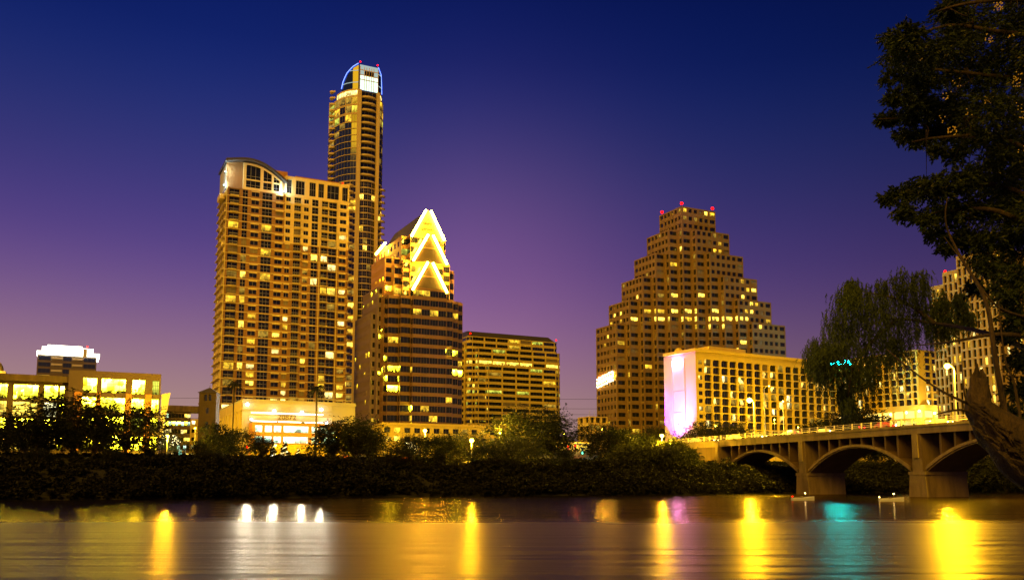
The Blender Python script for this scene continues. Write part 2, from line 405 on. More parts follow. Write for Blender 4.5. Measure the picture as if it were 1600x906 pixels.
# ================================================================ terrain and water
SH = 173.0
def shore_d(x, y): return (y-(SH+.5*x))*math.cos(A)
BP0 = (Xat(1065, 246, 13), 246.0); bdir = (31.3/96.2, -91/96.2)        # bridge axis: north end, heading to the near bank
bl = math.hypot(*bdir); bdir = (bdir[0]/bl, bdir[1]/bl)
def smooth(t): t = max(0, min(1, t)); return t*t*(3-2*t)
def ground_z(x, y):
    d = shore_d(x, y)
    z = -2+2.6*smooth((d+3)/4)
    if d > 0: z = .5+4.6*smooth(d/13)+2.2*smooth((d-14)/16)+1.7*smooth((d-64)/12)
    # ramp up to the bridge deck
    rx, ry = x-BP0[0], y-BP0[1]; s = -(rx*bdir[0]+ry*bdir[1]); off = abs(rx*bdir[1]-ry*bdir[0])
    if s > -3 and d > 6: z = max(z, 12.6-max(0, off-7)*.35-max(0, -s)*1.2)
    # near bank: a low shore behind the camera and on the right, out of the picture
    near = max(smooth((2-y)/5)*1.6, smooth((x-(.62*y+5))/4)*2.6*smooth((75-y)/12)) if y < 80 else 0
    if y < 80: z = max(z, -2+near*1.9)
    return z
def axis(lo, hi, mid0, mid1, fine, coarse):
    a = list(np.arange(lo, mid0, coarse))+list(np.arange(mid0, mid1, fine))+list(np.arange(mid1, hi+coarse, coarse)); return a
xs = axis(-1600, 2000, -170, 260, 3.0, 60); ys = axis(-300, 2900, -20, 420, 3.0, 60)
vv = [(x, y, ground_z(x, y)) for y in ys for x in xs]; nx_ = len(xs)
ff = [(j*nx_+i, j*nx_+i+1, (j+1)*nx_+i+1, (j+1)*nx_+i) for j in range(len(ys)-1) for i in range(nx_-1)]
me = bpy.data.meshes.new('ground'); me.from_pydata(vv, [], ff); me.materials.append(MATS['soil']); me.polygons.foreach_set('use_smooth', [True]*len(ff))
tag(link('ground', me), kind='structure')
# water: the ruffled near reach spreads reflections into tall columns, the calm reach under the far bank keeps them short
m = bpy.data.materials.new('water'); m.use_nodes = True; t = m.node_tree; b = t.nodes['Principled BSDF']
g = N(t, 'ShaderNodeNewGeometry'); s3 = N(t, 'ShaderNodeSeparateXYZ'); t.links.new(g.outputs['Position'], s3.inputs[0])
mp = N(t, 'ShaderNodeMapping'); mp.inputs['Scale'].default_value = (.03, .16, 1); t.links.new(g.outputs['Position'], mp.inputs[0])
nn = N(t, 'ShaderNodeTexNoise'); nn.inputs['Scale'].default_value = 1; nn.inputs['Detail'].default_value = 4; t.links.new(mp.outputs[0], nn.inputs[0])
dist = math_n(t, 'ADD', s3.outputs[1], math_n(t, 'MULTIPLY', math_n(t, 'SUBTRACT', nn.outputs[0], .5), 26))
rr = N(t, 'ShaderNodeMapRange'); rr.interpolation_type = 'SMOOTHSTEP'; rr.inputs[1].default_value = 60; rr.inputs[2].default_value = 74; rr.inputs[3].default_value = .31; rr.inputs[4].default_value = .12
t.links.new(dist, rr.inputs[0])
st = N(t, 'ShaderNodeMapRange'); st.inputs[1].default_value = .42; st.inputs[2].default_value = .62; st.inputs[3].default_value = 0; st.inputs[4].default_value = .012; t.links.new(nn.outputs[0], st.inputs[0])
mp2 = N(t, 'ShaderNodeMapping'); mp2.inputs['Scale'].default_value = (.30, 1.2, 1); t.links.new(g.outputs['Position'], mp2.inputs[0])
n4 = N(t, 'ShaderNodeTexNoise'); n4.inputs['Scale'].default_value = 1; n4.inputs['Detail'].default_value = 4; t.links.new(mp2.outputs[0], n4.inputs[0])
bp = N(t, 'ShaderNodeBump'); bp.inputs['Strength'].default_value = 1; bp.inputs['Distance'].default_value = .085; mp5 = N(t, 'ShaderNodeMapping'); mp5.inputs['Scale'].default_value = (.035, .42, 1); t.links.new(g.outputs['Position'], mp5.inputs[0])
n5 = N(t, 'ShaderNodeTexNoise'); n5.inputs['Scale'].default_value = 1; n5.inputs['Detail'].default_value = 2; t.links.new(mp5.outputs[0], n5.inputs[0])
t.links.new(math_n(t, 'ADD', n4.outputs[0], math_n(t, 'MULTIPLY', n5.outputs[0], 3.4)), bp.inputs['Height'])
gl_ = N(t, 'ShaderNodeBsdfAnisotropic'); gl_.inputs['Color'].default_value = (.50, .39, .25, 1)
t.links.new(math_n(t, 'ADD', rr.outputs[0], st.outputs[0]), gl_.inputs['Roughness']); t.links.new(bp.outputs[0], gl_.inputs['Normal'])
fr = N(t, 'ShaderNodeFresnel'); fr.inputs[0].default_value = 1.36; df = N(t, 'ShaderNodeBsdfDiffuse'); df.inputs[0].default_value = (.012, .010, .004, 1)
mxw = N(t, 'ShaderNodeMixShader'); t.links.new(fr.outputs[0], mxw.inputs[0]); t.links.new(df.outputs[0], mxw.inputs[1]); t.links.new(gl_.outputs[0], mxw.inputs[2])
t.links.new(mxw.outputs[0], t.nodes['Material Output'].inputs[0]); t.nodes.remove(b)
MATS['water'] = m
mb = MB(); mb.poly([(-1600, -300, 0), (2000, -300, 0), (2000, 2900, 0), (-1600, 2900, 0)], 'water')
tag(mb.build('water'), kind='structure')
# riverside street and pavement (parallel to the shore)
RF = Frame((0, SH+46/math.cos(A)), CD)
def strip(name, w0, w1, z, k, u0=-260, u1=48, th=.0):
    mb = MB(); n = 40
    for i in range(n):
        a, b_ = u0+(u1-u0)*i/n, u0+(u1-u0)*(i+1)/n
        if th: mb.fbox(RF, a, b_, w0, w1, z-th, z, k, 'fbt')
        else: mb.poly((RF.pt(a, w0, z), RF.pt(b_, w0, z), RF.pt(b_, w1, z), RF.pt(a, w1, z)), k)
    return tag(mb.build(name), kind='structure')
strip('street', 0, 13, 7.33, 'asphalt'); strip('pavement', -3.2, 0, 7.45, 'paving', th=.2); strip('pavement', 13, 17, 7.45, 'paving', th=.2)
mb = MB()
for i in range(38):
    u = -255+i*8; mb.poly((RF.pt(u, 6.4, 7.334), RF.pt(u+3.5, 6.4, 7.334), RF.pt(u+3.5, 6.6, 7.334), RF.pt(u, 6.6, 7.334)), 'road_paint')
tag(mb.build('road_markings'), kind='structure')

# ================================================================ buildings
def letters(name, text, size, ext, k, parent, loc, rz):
    cu = bpy.data.curves.new(name, 'FONT'); cu.body = text; cu.size = size; cu.extrude = ext
    tmp = bpy.data.objects.new(name, cu); COL.objects.link(tmp); bpy.context.view_layer.update()
    me = bpy.data.meshes.new_from_object(tmp); bpy.data.objects.remove(tmp); bpy.data.curves.remove(cu)
    me.materials.clear(); me.materials.append(MATS[k])
    o = bpy.data.objects.new(name, me); COL.objects.link(o); o.parent = parent; o.location = loc; o.rotation_euler = (R(90), 0, rz); return o
WARM = ['lit_mid', 'lit_dim', 'lit_bright', 'lit_dim', 'lit_mid']
# ---- stepped ziggurat office tower
def ziggurat():
    S0 = (77.8, 400.0); p, q = 5.4, 2.9; fh = 3.62
    B = Building('office_tower', 'tall stepped office tower shaped like a ziggurat with three red lamps on its peak', 'building', S0, fr='mullion_dark')
    S = lambda i: add(S0, (i*p, CD), (-i*q, DD))
    ztop = Zat(322, 400)
    lw = .64
    left_ops = [(.03, .17)]+[(.22+i*.155, .22+i*.155+.105) for i in range(5)]
    right_ops = [(.05+i*.155, .05+i*.155+.105) for i in range(5)]+[(.83, .985)]
    for k in range(6):
        zt = ztop-3*fh*k; nf = 3 if k < 5 else max(1, round((zt-9)/fh)); zb = zt-nf*fh
        if k == 5: zb = zt-nf*fh
        rows = {}
        if k == 4: rows = {0: (.55, ['lit_bright', 'lit_mid', 'lit_bright']), 1: (.35, ['lit_bright', 'lit_mid'])}
        if k == 3: rows = {0: (.3, ['lit_bright'])}
        if k == 0: rows = {2: (.5, ['lit_bright', 'lit_mid'])}
        LE = add(S(-k), (17.2, DD))
        def lt(seed, pr=.07): return litf(pr, WARM, 100*k+seed, {r: (a*(1 if seed else .9), ks) for r, (a, ks) in rows.items()})
        B.facade(LE, S(-k), zb, zt, nf, left_ops, .3, .80, .45, 'granite_tan', 1, 1, lt(0, .04))
        for i in range(-k, k):
            a, b_ = S(i), add(S(i), (p, CD))
            B.facade(a, b_, zb, zt, nf, [(.14, .86)], .3, .80, .45, 'granite_tan', 2, 1, lt(i+20, .06))
            B.facade(b_, S(i+1), zb, zt, nf, [(.2, .85)], .22, .86, .45, 'granite_tan', 1, 1, lt(i+50, .1))
        RE = add(S(k), (19.6, CD))
        B.facade(S(k), RE, zb, zt, nf, right_ops, .3, .80, .45, 'granite_tan', 1, 1, lt(80, .10))
        bk = 44
        bk = q*k+17.2; B1 = add(S0, (p*k+19.6, CD), (bk, DD)); B2 = add(S0, (-p*k, CD), (bk+.05, DD))
        ns = [(.04+.12*i, .12+.12*i) for i in range(8)]
        B.facade(RE, B1, zb, zt, nf, ns, .3, .8, .45, 'granite_tan', 1, 1, None); B.flat(B1, LE, zb, zt, 'granite_tan')
        pts = [LE]
        for i in range(-k, k): pts += [S(i), add(S(i), (p, CD))]
        pts += [S(k), RE, B1]; B.cap(pts, zt-.01, 'roof_dark')
    B.finish()
    for pt in (add(S0, (.8, CD), (.8, DD)), add(S0, (18.6, CD), (.8, DD)), add(S0, (.8, CD), (16, DD))): beacon(B, (*pt, ztop), .85)
    # glowing script sign on the left face
    F = Frame(add(S(-5), (17.2, DD)), (-DD[0], -DD[1])); z = Zat(594, 400); mb = MB(); r = random.Random(4)
    for row, (zz, kk, amp) in enumerate(((z+1.9, 'sign_white', .45), (z-1.7, 'sign_white', .5), (z+.2, 'tube_gold', .7))):
        pts = [F.pt(1.0+i*.32, -.5, zz+amp*math.sin(i*1.25+row)+r.uniform(-.25, .25)+.055*i) for i in range(46)]
        mb.tube(pts, .13, kk, 5)
    B.part(mb, 'neon_script')
    mb = MB(); pts = [F.pt(2.5+i*.4, -.52, z+3.1+.05*i+r.uniform(-.2, .2)) for i in range(15)]; mb.tube(pts, .16, 'sign_red', 5); B.part(mb, 'neon_stroke')
ziggurat()

# ---- brick and cream apartment tower
def apartment():
    P = (Xat(346.5, 335, 60), 335.0); e, dd = CD, DD
    L = along(P, e, 541, 60); ztop = Zat(292, 335); nf = 33; fh = (ztop-9)/nf
    B = Building('apartment_tower', 'broad brick apartment tower with rows of small balconies and an arched penthouse crest', 'building', P, fr='mullion')
    raw = [(.02, .10), (.125, .165), (.195, .255), (.28, .36), (.39, .45), (.472, .51), (.54, .597), (.62, .66), (.687, .74), (.77, .825), (.83, .90), (.925, .98)]
    wide = {0: (2, 2), 1: (2, 2), 3: (3, 2), 6: (3, 2), 8: (2, 2), 9: (2, 2), 10: (3, 2)}
    F = Frame(P, e)
    r = random.Random(11)
    rows = {}
    def lt(i, j):
        x = r.random()
        pr = .15 if i < nf-4 else .04
        if 2 <= i <= 13: pr = .22
        if x < pr: return r.choice(['lit_mid', 'lit_bright', 'lit_mid', 'lit_dim', 'lit_pale'])
        if x < pr+.05: return 'blind'
        return None
    # groups of openings of different height share a facade strip each
    seg = [(0, .105), (.105, .18), (.18, .268), (.268, .372), (.372, .462), (.462, .525), (.525, .61), (.61, .672), (.672, .752), (.752, .912), (.912, 1)]
    for (a, b_) in seg:
        ops = [((u0-a)/(b_-a), (u1-a)/(b_-a)) for (u0, u1) in raw if u0 >= a-.001 and u1 <= b_+.001]
        idx = [i for i, (u0, u1) in enumerate(raw) if u0 >= a-.001 and u1 <= b_+.001]
        big = idx[0] in wide; nv, nh = wide.get(idx[0], (2, 1)); rec = .9 if idx[0] in (0, 4, 6, 9) else .3
        mid = .462 <= a; nb = nf-6 if mid else nf
        for (y0, y1, f0, f1, kk) in ((9, 9+fh*nb, 0, nb, 'brick_brown'),)+(((9+fh*nb, ztop, nb, nf, 'stone_cream'),) if mid else ()):
            B.facade(F.xy(a*L), F.xy(b_*L), y0, y1, f1-f0, ops, .10 if big else .27, .93 if big else .80, rec, kk, nv, nh, lambda i, j, f0=f0: lt(i+f0, j))
    # slab edges and window headers
    mb = MB()
    for i in range(nf):
        mb.fbox(F, -.2, L, -.18, 0, 9+i*fh-.12, 9+i*fh+.14, 'slab_cream', 'flrtd')
    B.part(mb, 'floor_band')
    mb = MB()
    for i in range(nf):
        for j in (2, 4, 5, 7, 11):
            a, b_ = raw[j]; z = 9+i*fh
            mb.fbox(F, a*L-.15, b_*L+.15, -.1, 0, z+fh*.81, z+fh*.95, 'slab_cream', 'flrtd')
    B.part(mb, 'window_header')
    for u in (.0, .755*1.0, .905): 
        mb = MB(); mb.fbox(F, u*L-.12, u*L+.18, -.32, -.18, 9, ztop, 'slab_cream', 'flr'); B.part(mb, 'downpipe')
    # balconies
    proto = None
    def balc():
        m_ = MB(); G = Frame((0, 0), (1, 0)); w = 3.2
        m_.fbox(G, 0, w, -1.0, -.2, 0, .18, 'slab_cream')
        for i in range(9): m_.fbox(G, i*w/8-.02, i*w/8+.02, -.98, -.94, .18, 1.15, 'mullion', 'flr')
        m_.fbox(G, 0, w, -1.0, -.92, 1.15, 1.22, 'mullion'); return m_.mesh('balcony')
    bme = balc(); ang = math.atan2(e[1], e[0]); n = 0
    for i in range(nf):
        for j in (0, 6, 9):
            if n >= 96: break
            a, b_ = raw[j]; z = 9+i*fh
            if z < 25: continue
            x = F.pt((a+b_)/2*L-1.6, 0, z+.16); link('balcony', bme, B.root, (x[0]-B.o[0], x[1]-B.o[1], x[2]-B.o[2]), ang); n += 1
    # left side
    LB = add(P, (19, dd)); RB = add(P, (L, e), (19, dd)); PR = F.xy(L)
    B.facade(LB, P, 9, ztop, nf, [(.04, .2), (.3, .42), (.52, .72), (.8, .96)], .15, .88, .6, 'stone_cream', 2, 1, lambda i, j: lt(i, j) if r.random() < .5 else None, band='slab_cream', bandp=.8)
    B.facade(PR, RB, 9, ztop, nf, (5, .5), .25, .8, .3, 'brick_brown', 2, 1, None); B.flat(RB, LB, 9, ztop, 'brick_brown')
    B.cap([P, PR, RB, LB], ztop, 'roof_dark')
    # parapet storey over the right half: tall openings in a cream frame
    u0, u1 = .462*L, L; zt2 = Zat(279, 345); a, b_ = F.xy(u0), F.xy(u1)
    B.facade(a, b_, ztop, zt2+1.2, 1, [(.02, .10), (.16, .30), (.37, .47), (.51, .60), (.65, .84), (.89, .98)], .12, .85, .8, 'stone_cream', 3, 2, None)
    c, d = add(b_, (16, dd)), add(a, (16, dd)); B.flat(b_, c, ztop, zt2+1.2, 'stone_cream'); B.flat(c, d, ztop, zt2+1.2, 'stone_cream'); B.flat(d, a, ztop, zt2+1.2, 'stone_cream')
    B.cap([a, b_, c, d], zt2+1.1, 'roof_dark')
    B.wall.fbox(F, .56*L, .93*L, 4, 12, zt2+1.1, zt2+3.0, 'terracotta'); B.wall.fbox(F, .40*L, .50*L, 5, 15, ztop, Zat(262, 345), 'terracotta')
    B.finish(100)
    # arched penthouse crest on the left
    H = lambda u: Zat(252, 340)-1.2+2.2*math.sin(min(1, max(0, (u+.02)/.33))*math.pi*.5)-max(0, u-.12)**2*62
    mb = MB(); us = [(-.005+.475*i/24) for i in range(25)]
    w0, w1 = 1.2, 17
    for k_ in range(24):
        a, b_ = us[k_], us[k_+1]; 
        mb.poly((F.pt(a*L, w0, ztop), F.pt(b_*L, w0, ztop), F.pt(b_*L, w0, H(b_)-1.0), F.pt(a*L, w0, H(a)-1.0)), 'brick_brown')
    mb.poly((F.pt(us[0]*L, w1, ztop), F.pt(us[0]*L, w0, ztop), F.pt(us[0]*L, w0, H(us[0])-1), F.pt(us[0]*L, w1, H(us[0])-1)), 'plaster_white')
    mb.poly((F.pt(us[-1]*L, w0, ztop), F.pt(us[-1]*L, w1, ztop), F.pt(us[-1]*L, w1, H(us[-1])-1), F.pt(us[-1]*L, w0, H(us[-1])-1)), 'brick_brown')
    B.part(mb, 'penthouse')
    mb = MB()
    for k_ in range(24):
        a, b_ = us[k_]*1.03-.012, us[k_+1]*1.03-.012
        za, zb = H(us[k_]), H(us[k_+1])
        for o, k2, fl in ((-.9, 'roof_metal', 0), (-.0, 'roof_metal', 1)):
            q = (F.pt(a*L, -1.4, za+o), F.pt(b_*L, -1.4, zb+o), F.pt(b_*L, 18, zb+o), F.pt(a*L, 18, za+o)); mb.poly(q if fl else q[::-1], k2)
        mb.poly((F.pt(a*L, -1.4, za-.9), F.pt(b_*L, -1.4, zb-.9), F.pt(b_*L, -1.4, zb), F.pt(a*L, -1.4, za)), 'roof_metal')
    a, za = us[0]*1.03-.012, H(us[0]); mb.poly((F.pt(a*L, 18, za-.9), F.pt(a*L, -1.4, za-.9), F.pt(a*L, -1.4, za), F.pt(a*L, 18, za)), 'roof_metal')
    B.part(mb, 'arched_roof')
    # cream frame with glazing in front of it
    mb = MB(); f0, f1 = .125*L, .435*L
    def top(u): return H(u/L)-1.6
    posts = [(.125, .148), (.262, .285), (.352, .368), (.415, .435)]
    for a, b_ in posts: mb.fbox(F, a*L, b_*L, .2, 1.15, ztop, top(b_*L), 'stone_cream', 'flrt')
    for k_ in range(14):
        a, b_ = f0+(f1-f0)*k_/14, f0+(f1-f0)*(k_+1)/14
        mb.poly((F.pt(a, .17, top(a)-.9), F.pt(b_, .17, top(b_)-.9), F.pt(b_, .17, top(b_)), F.pt(a, .17, top(a))), 'stone_cream')
    mb.fbox(F, f0, f1, .14, 1.1, ztop, ztop+1.1, 'stone_cream', 'flrt'); mb.fbox(F, .148*L, .415*L, .3, .9, ztop+4.0, ztop+4.5, 'stone_cream', 'ftd')
    B.part(mb, 'crest_frame')
    mb = MB()
    for (a, b_) in ((.148, .262), (.285, .352), (.368, .415)):
        mb.poly((F.pt(a*L, .9, ztop), F.pt(b_*L, .9, ztop), F.pt(b_*L, .9, top(b_*L)), F.pt(a*L, .9, top(a*L))), 'glass_dark')
        n = 3 if b_-a > .1 else 2
        for i in range(1, n): x = (a+(b_-a)*i/n)*L; mb.fbox(F, x-.05, x+.05, .8, .9, ztop, top(x), 'mullion', 'flr')
        for zz in (ztop+2.2, ztop+5.8): mb.fbox(F, a*L, b_*L, .82, .9, zz, zz+.1, 'mullion', 'ftd')
    B.part(mb, 'crest_glazing')
    # floodlights on the crest
    for u, w, z in ((.448*L, -1.0, ztop+1.0), (-.02*L, 1.0, ztop+.8), (-.02*L, -.8, ztop+5.5)):
        c = F.pt(u, w, z); mb = MB(); mb.fbox(F, u-.35, u+.35, w-.3, w+.1, z-.6, z-.2, 'steel_dark'); mb.ball((c[0], c[1], z), .3, 'crown_white'); B.part(mb, 'floodlight')
        l = point('crest_flood_light', (c[0], c[1]-.3, z+.4), (.55, .85, 1), 3500, B.root, .3)
    x = F.pt(.96*L, 3, zt2+1.2); beacon(B, x, .35)
    mb = MB(); c = F.pt(-.5, 6, ztop-3.5)
    mb.fbox(F, -2.2, -.3, 2, 9, ztop-4.2, ztop-2.2, 'stone_cream'); B.part(mb, 'bay')
apartment()

# ---- tallest tower: rounded glass shaft, balconies, blue neon crown
def tallest():
    P = (Xat(577, 460, 200), 460.0); F = Frame(P, CD); fh = 3.47
    B = Building('residential_tower', 'tallest slender residential tower with curved balconies and blue neon lines on its rounded crown', 'building', P, fr='mullion')
    Zt = lambda py: Zat(py, 460)
    zc0, zy1, zy0, zd0 = Zt(143), Zt(152), Zt(193), Zt(284)
    left = [(-15.5, 24), (-15, 14), (-13.6, 9), (-11.6, 5.2), (-9, 2.4), (-6.3, .6)]
    right = [(5.6, .6), (8, 2.6), (9.7, 6), (10.2, 12), (10.2, 26)]
    pts = lambda l: [F.xy(u, w) for u, w in l]
    L, Rr = pts(left), pts(right)
    r = random.Random(5)
    def section(z0, z1, nf, k, lt, sill, head, nv, gl=None):
        for seq, nm in ((L, 'l'), (Rr, 'r')):
            for i in range(len(seq)-1):
                B.facade(seq[i], seq[i+1], z0, z1, nf, [(.04, .96)], sill, head, .18, k, nv, 1, lt, band='slab_cream', bandp=.18)
    dark = lambda i, j: 'lit_dim' if r.random() < .04 else 'glass_blue'
    n1 = round((zy0-zd0)/fh); section(zd0, zy0, n1, 'mullion_dark', dark, .06, .96, 2)
    section(zy0, zy1, 3, 'slab_cream', lambda i, j: r.choice(['lit_green', 'lit_mid', 'lit_dim', 'lit_green', 'glass_dark']), .08, .86, 2)
    n0 = round((zd0-9)/fh)
    section(9, zd0, n0, 'slab_cream', lambda i, j: (r.choice(['lit_mid', 'lit_dim', 'lit_bright']) if r.random() < (.14 if i > 18 else .5) else None), .12, .88, 2)
    # centre bay
    a, b_ = F.xy(-6.3, .6), F.xy(5.6, .6)
    c0, c1 = F.xy(-4.4, 1.0), F.xy(4.2, 1.0)
    arc = [F.xy(-4.4+8.6*i/4, 1.0-1.5*math.sin(math.pi*i/4)) for i in range(5)]
    nlow = n0
    for i in range(4): B.facade(arc[i], arc[i+1], 9, zd0, nlow, [(.03, .97)], .10, .90, .1, 'slab_cream', 2, 2, lambda i, j: (r.choice(['lit_mid', 'lit_dim', 'lit_bright']) if r.random() < (.04 if i > 16 else .3) else None), band='slab_cream', bandp=.15)
    B.facade(c0, c1, zd0, zc0, round((zc0-zd0)/fh), [(.03, .97)], .05, .85, .1, 'mullion_dark', 4, 1, lambda i, j: None)
    for u0, u1 in ((-6.4, -4.4), (4.2, 5.8)):
        B.wall.fbox(F, u0, u1, -.4, 1.2, 9, zc0, 'stone_cream', 'flrt')
    BL, BR = L[0], Rr[-1]; B.facade(add(BL, (0, DD)), BL, 9, zc0, 2, [(.1, .9)], .1, .9, .1, 'mullion_dark') if False else None
    B.flat(BR, BL, 9, zc0, 'slab_cream')
    B.cap(L+Rr, zy1+.02, 'roof_dark')
    # upper band and crown: outline a little smaller
    sh = lambda l: [F.xy(u*.93, w*.95+1.0) for u, w in l]
    l2, r2 = sh(left[1:]), sh(right[:-1])
    full = l2+r2
    for seq in (l2, r2):
        for i in range(len(seq)-1): B.facade(seq[i], seq[i+1], zy1, zc0+1, 1, [(.03, .97)], .1, .8, .1, 'stone_cream', 2, 1, lambda i, j: 'lit_pale')
    zr, zpk = Zt(137), Zt(102); WM = [9.55]
    def ht(p):
        u = (p[0]-P[0])*CD[0]+(p[1]-P[1])*CD[1]; w = (p[0]-P[0])*DD[0]+(p[1]-P[1])*DD[1]
        return zr+(zpk-zr)*max(0, 1-max(0, w-1.5)/(WM[0]-1.5))**.60
    def crown_side(seq):
        dense = []
        for i in range(len(seq)-1):
            for k_ in range(4): t_ = k_/4; dense.append((seq[i][0]*(1-t_)+seq[i+1][0]*t_, seq[i][1]*(1-t_)+seq[i+1][1]*t_))
        dense.append(seq[-1])
        mb = MB()
        for i in range(len(dense)-1):
            p, q = dense[i], dense[i+1]; mb.poly(((*p, zc0+1), (*q, zc0+1), (*q, ht(q)), (*p, ht(p))), 'glass_blue')
        zz = zc0+1+fh
        while zz < zpk:
            for i in range(len(dense)-1):
                p, q = dense[i], dense[i+1]
                if min(ht(p), ht(q)) > zz+.2:
                    n_ = math.hypot(q[0]-p[0], q[1]-p[1]); mb.fbox(Frame(p, ((q[0]-p[0])/n_, (q[1]-p[1])/n_)), 0, n_, -.12, -.02, zz, zz+.35, 'crown_soft', 'ftd')
            zz += fh*1.9
        B.part(mb, 'crown_glass')
        mb = MB(); o = [((p[0]), (p[1]), ht(p)+.25) for p in dense]
        mb.tube([(x+.0, y-.35, z) for x, y, z in o], .34, 'neon_blue', 6); mb.tube([(x, y-.62, z) for x, y, z in o], .14, 'neon_core', 5); B.part(mb, 'neon_tube')
    crown_side(l2[1:]); WM[0] = 6.7; crown_side(r2[:3])
    # centre panel
    mb = MB(); pa, pb = F.xy(-5.3, .9), F.xy(4.9, .9)
    for a_, b2, z0, z1, k_ in ((0, 10.2, Zt(142), Zt(119), 'crown_white'), (0, 10.2, Zt(118), Zt(103), 'crown_soft')):
        mb.poly(((*pa, z0), (*pb, z0), (*pb, z1), (*pa, z1)), k_)
    G = Frame(pa, CD)
    for zz in (119, 126, 111): mb.fbox(G, 0, 10.2, -.2, -.02, Zt(zz)-.2, Zt(zz)+.2, 'stone_cream', 'ftdlr')
    for uu in (0, 2.4, 3.6, 5, 6.4, 7.6, 10): mb.fbox(G, uu, uu+.25, -.3, -.03, Zt(142), Zt(106), 'stone_cream', 'flr')
    mb.fbox(G, 2.4, 7.8, -.25, -.05, Zt(118.2), Zt(112), 'glass_dark', 'ftdlr')
    mb.fbox(G, 0, 10.2, .05, 9, zc0, Zt(103), 'steel_dark', 'lrt')
    B.part(mb, 'crown_panel')
    for u in (-5, 4.7): beacon(B, F.pt(u, 1.5, zpk), .5)
    B.finish(100)
    # balconies: half round slabs in the middle bay, angled ones at the sides
    def bal(w, d, k='slab_cream', n=8):
        m_ = MB(); arc_ = [(w*(i/n-.5), -d*math.sin(math.pi*i/n)**.6) for i in range(n+1)]
        for i in range(n):
            (x0, y0), (x1, y1) = arc_[i], arc_[i+1]
            m_.poly(((x0, y0, 0), (x1, y1, 0), (x1, y1, .85), (x0, y0, .85)), k); m_.poly(((x0, 0, 0), (x1, 0, 0), (x1, y1, 0), (x0, y0, 0)), k)
            m_.poly(((x0, y0, .85), (x1, y1, .85), (x1, 0, .5), (x0, 0, .5)), k)
        return m_.mesh('balcony')
    b1 = bal(8.4, 1.9); b2 = bal(4.6, 2.2, n=4); ang = A
    nb = round((zc0-zd0)/fh)
    for i in range(nb):
        z = zd0+(zc0-zd0)/nb*i-.3; x = F.pt(-.1, .9, z); link('balcony', b1, B.root, (x[0]-B.o[0], x[1]-B.o[1], x[2]-B.o[2]), ang)
    for i in range(14, n0):
        z = 9+(zd0-9)/n0*i
        for u, w in ((-9.2, 2.2), (8.2, 2.6)):
            x = F.pt(u, w-.2, z); link('balcony', b2, B.root, (x[0]-B.o[0], x[1]-B.o[1], x[2]-B.o[2]), ang)
    for i in range(16):
        z = zd0+fh*i; x = F.pt(-15.2, 16, z); link('balcony', b2, B.root, (x[0]-B.o[0], x[1]-B.o[1], x[2]-B.o[2]), ang-R(80))
tallest()

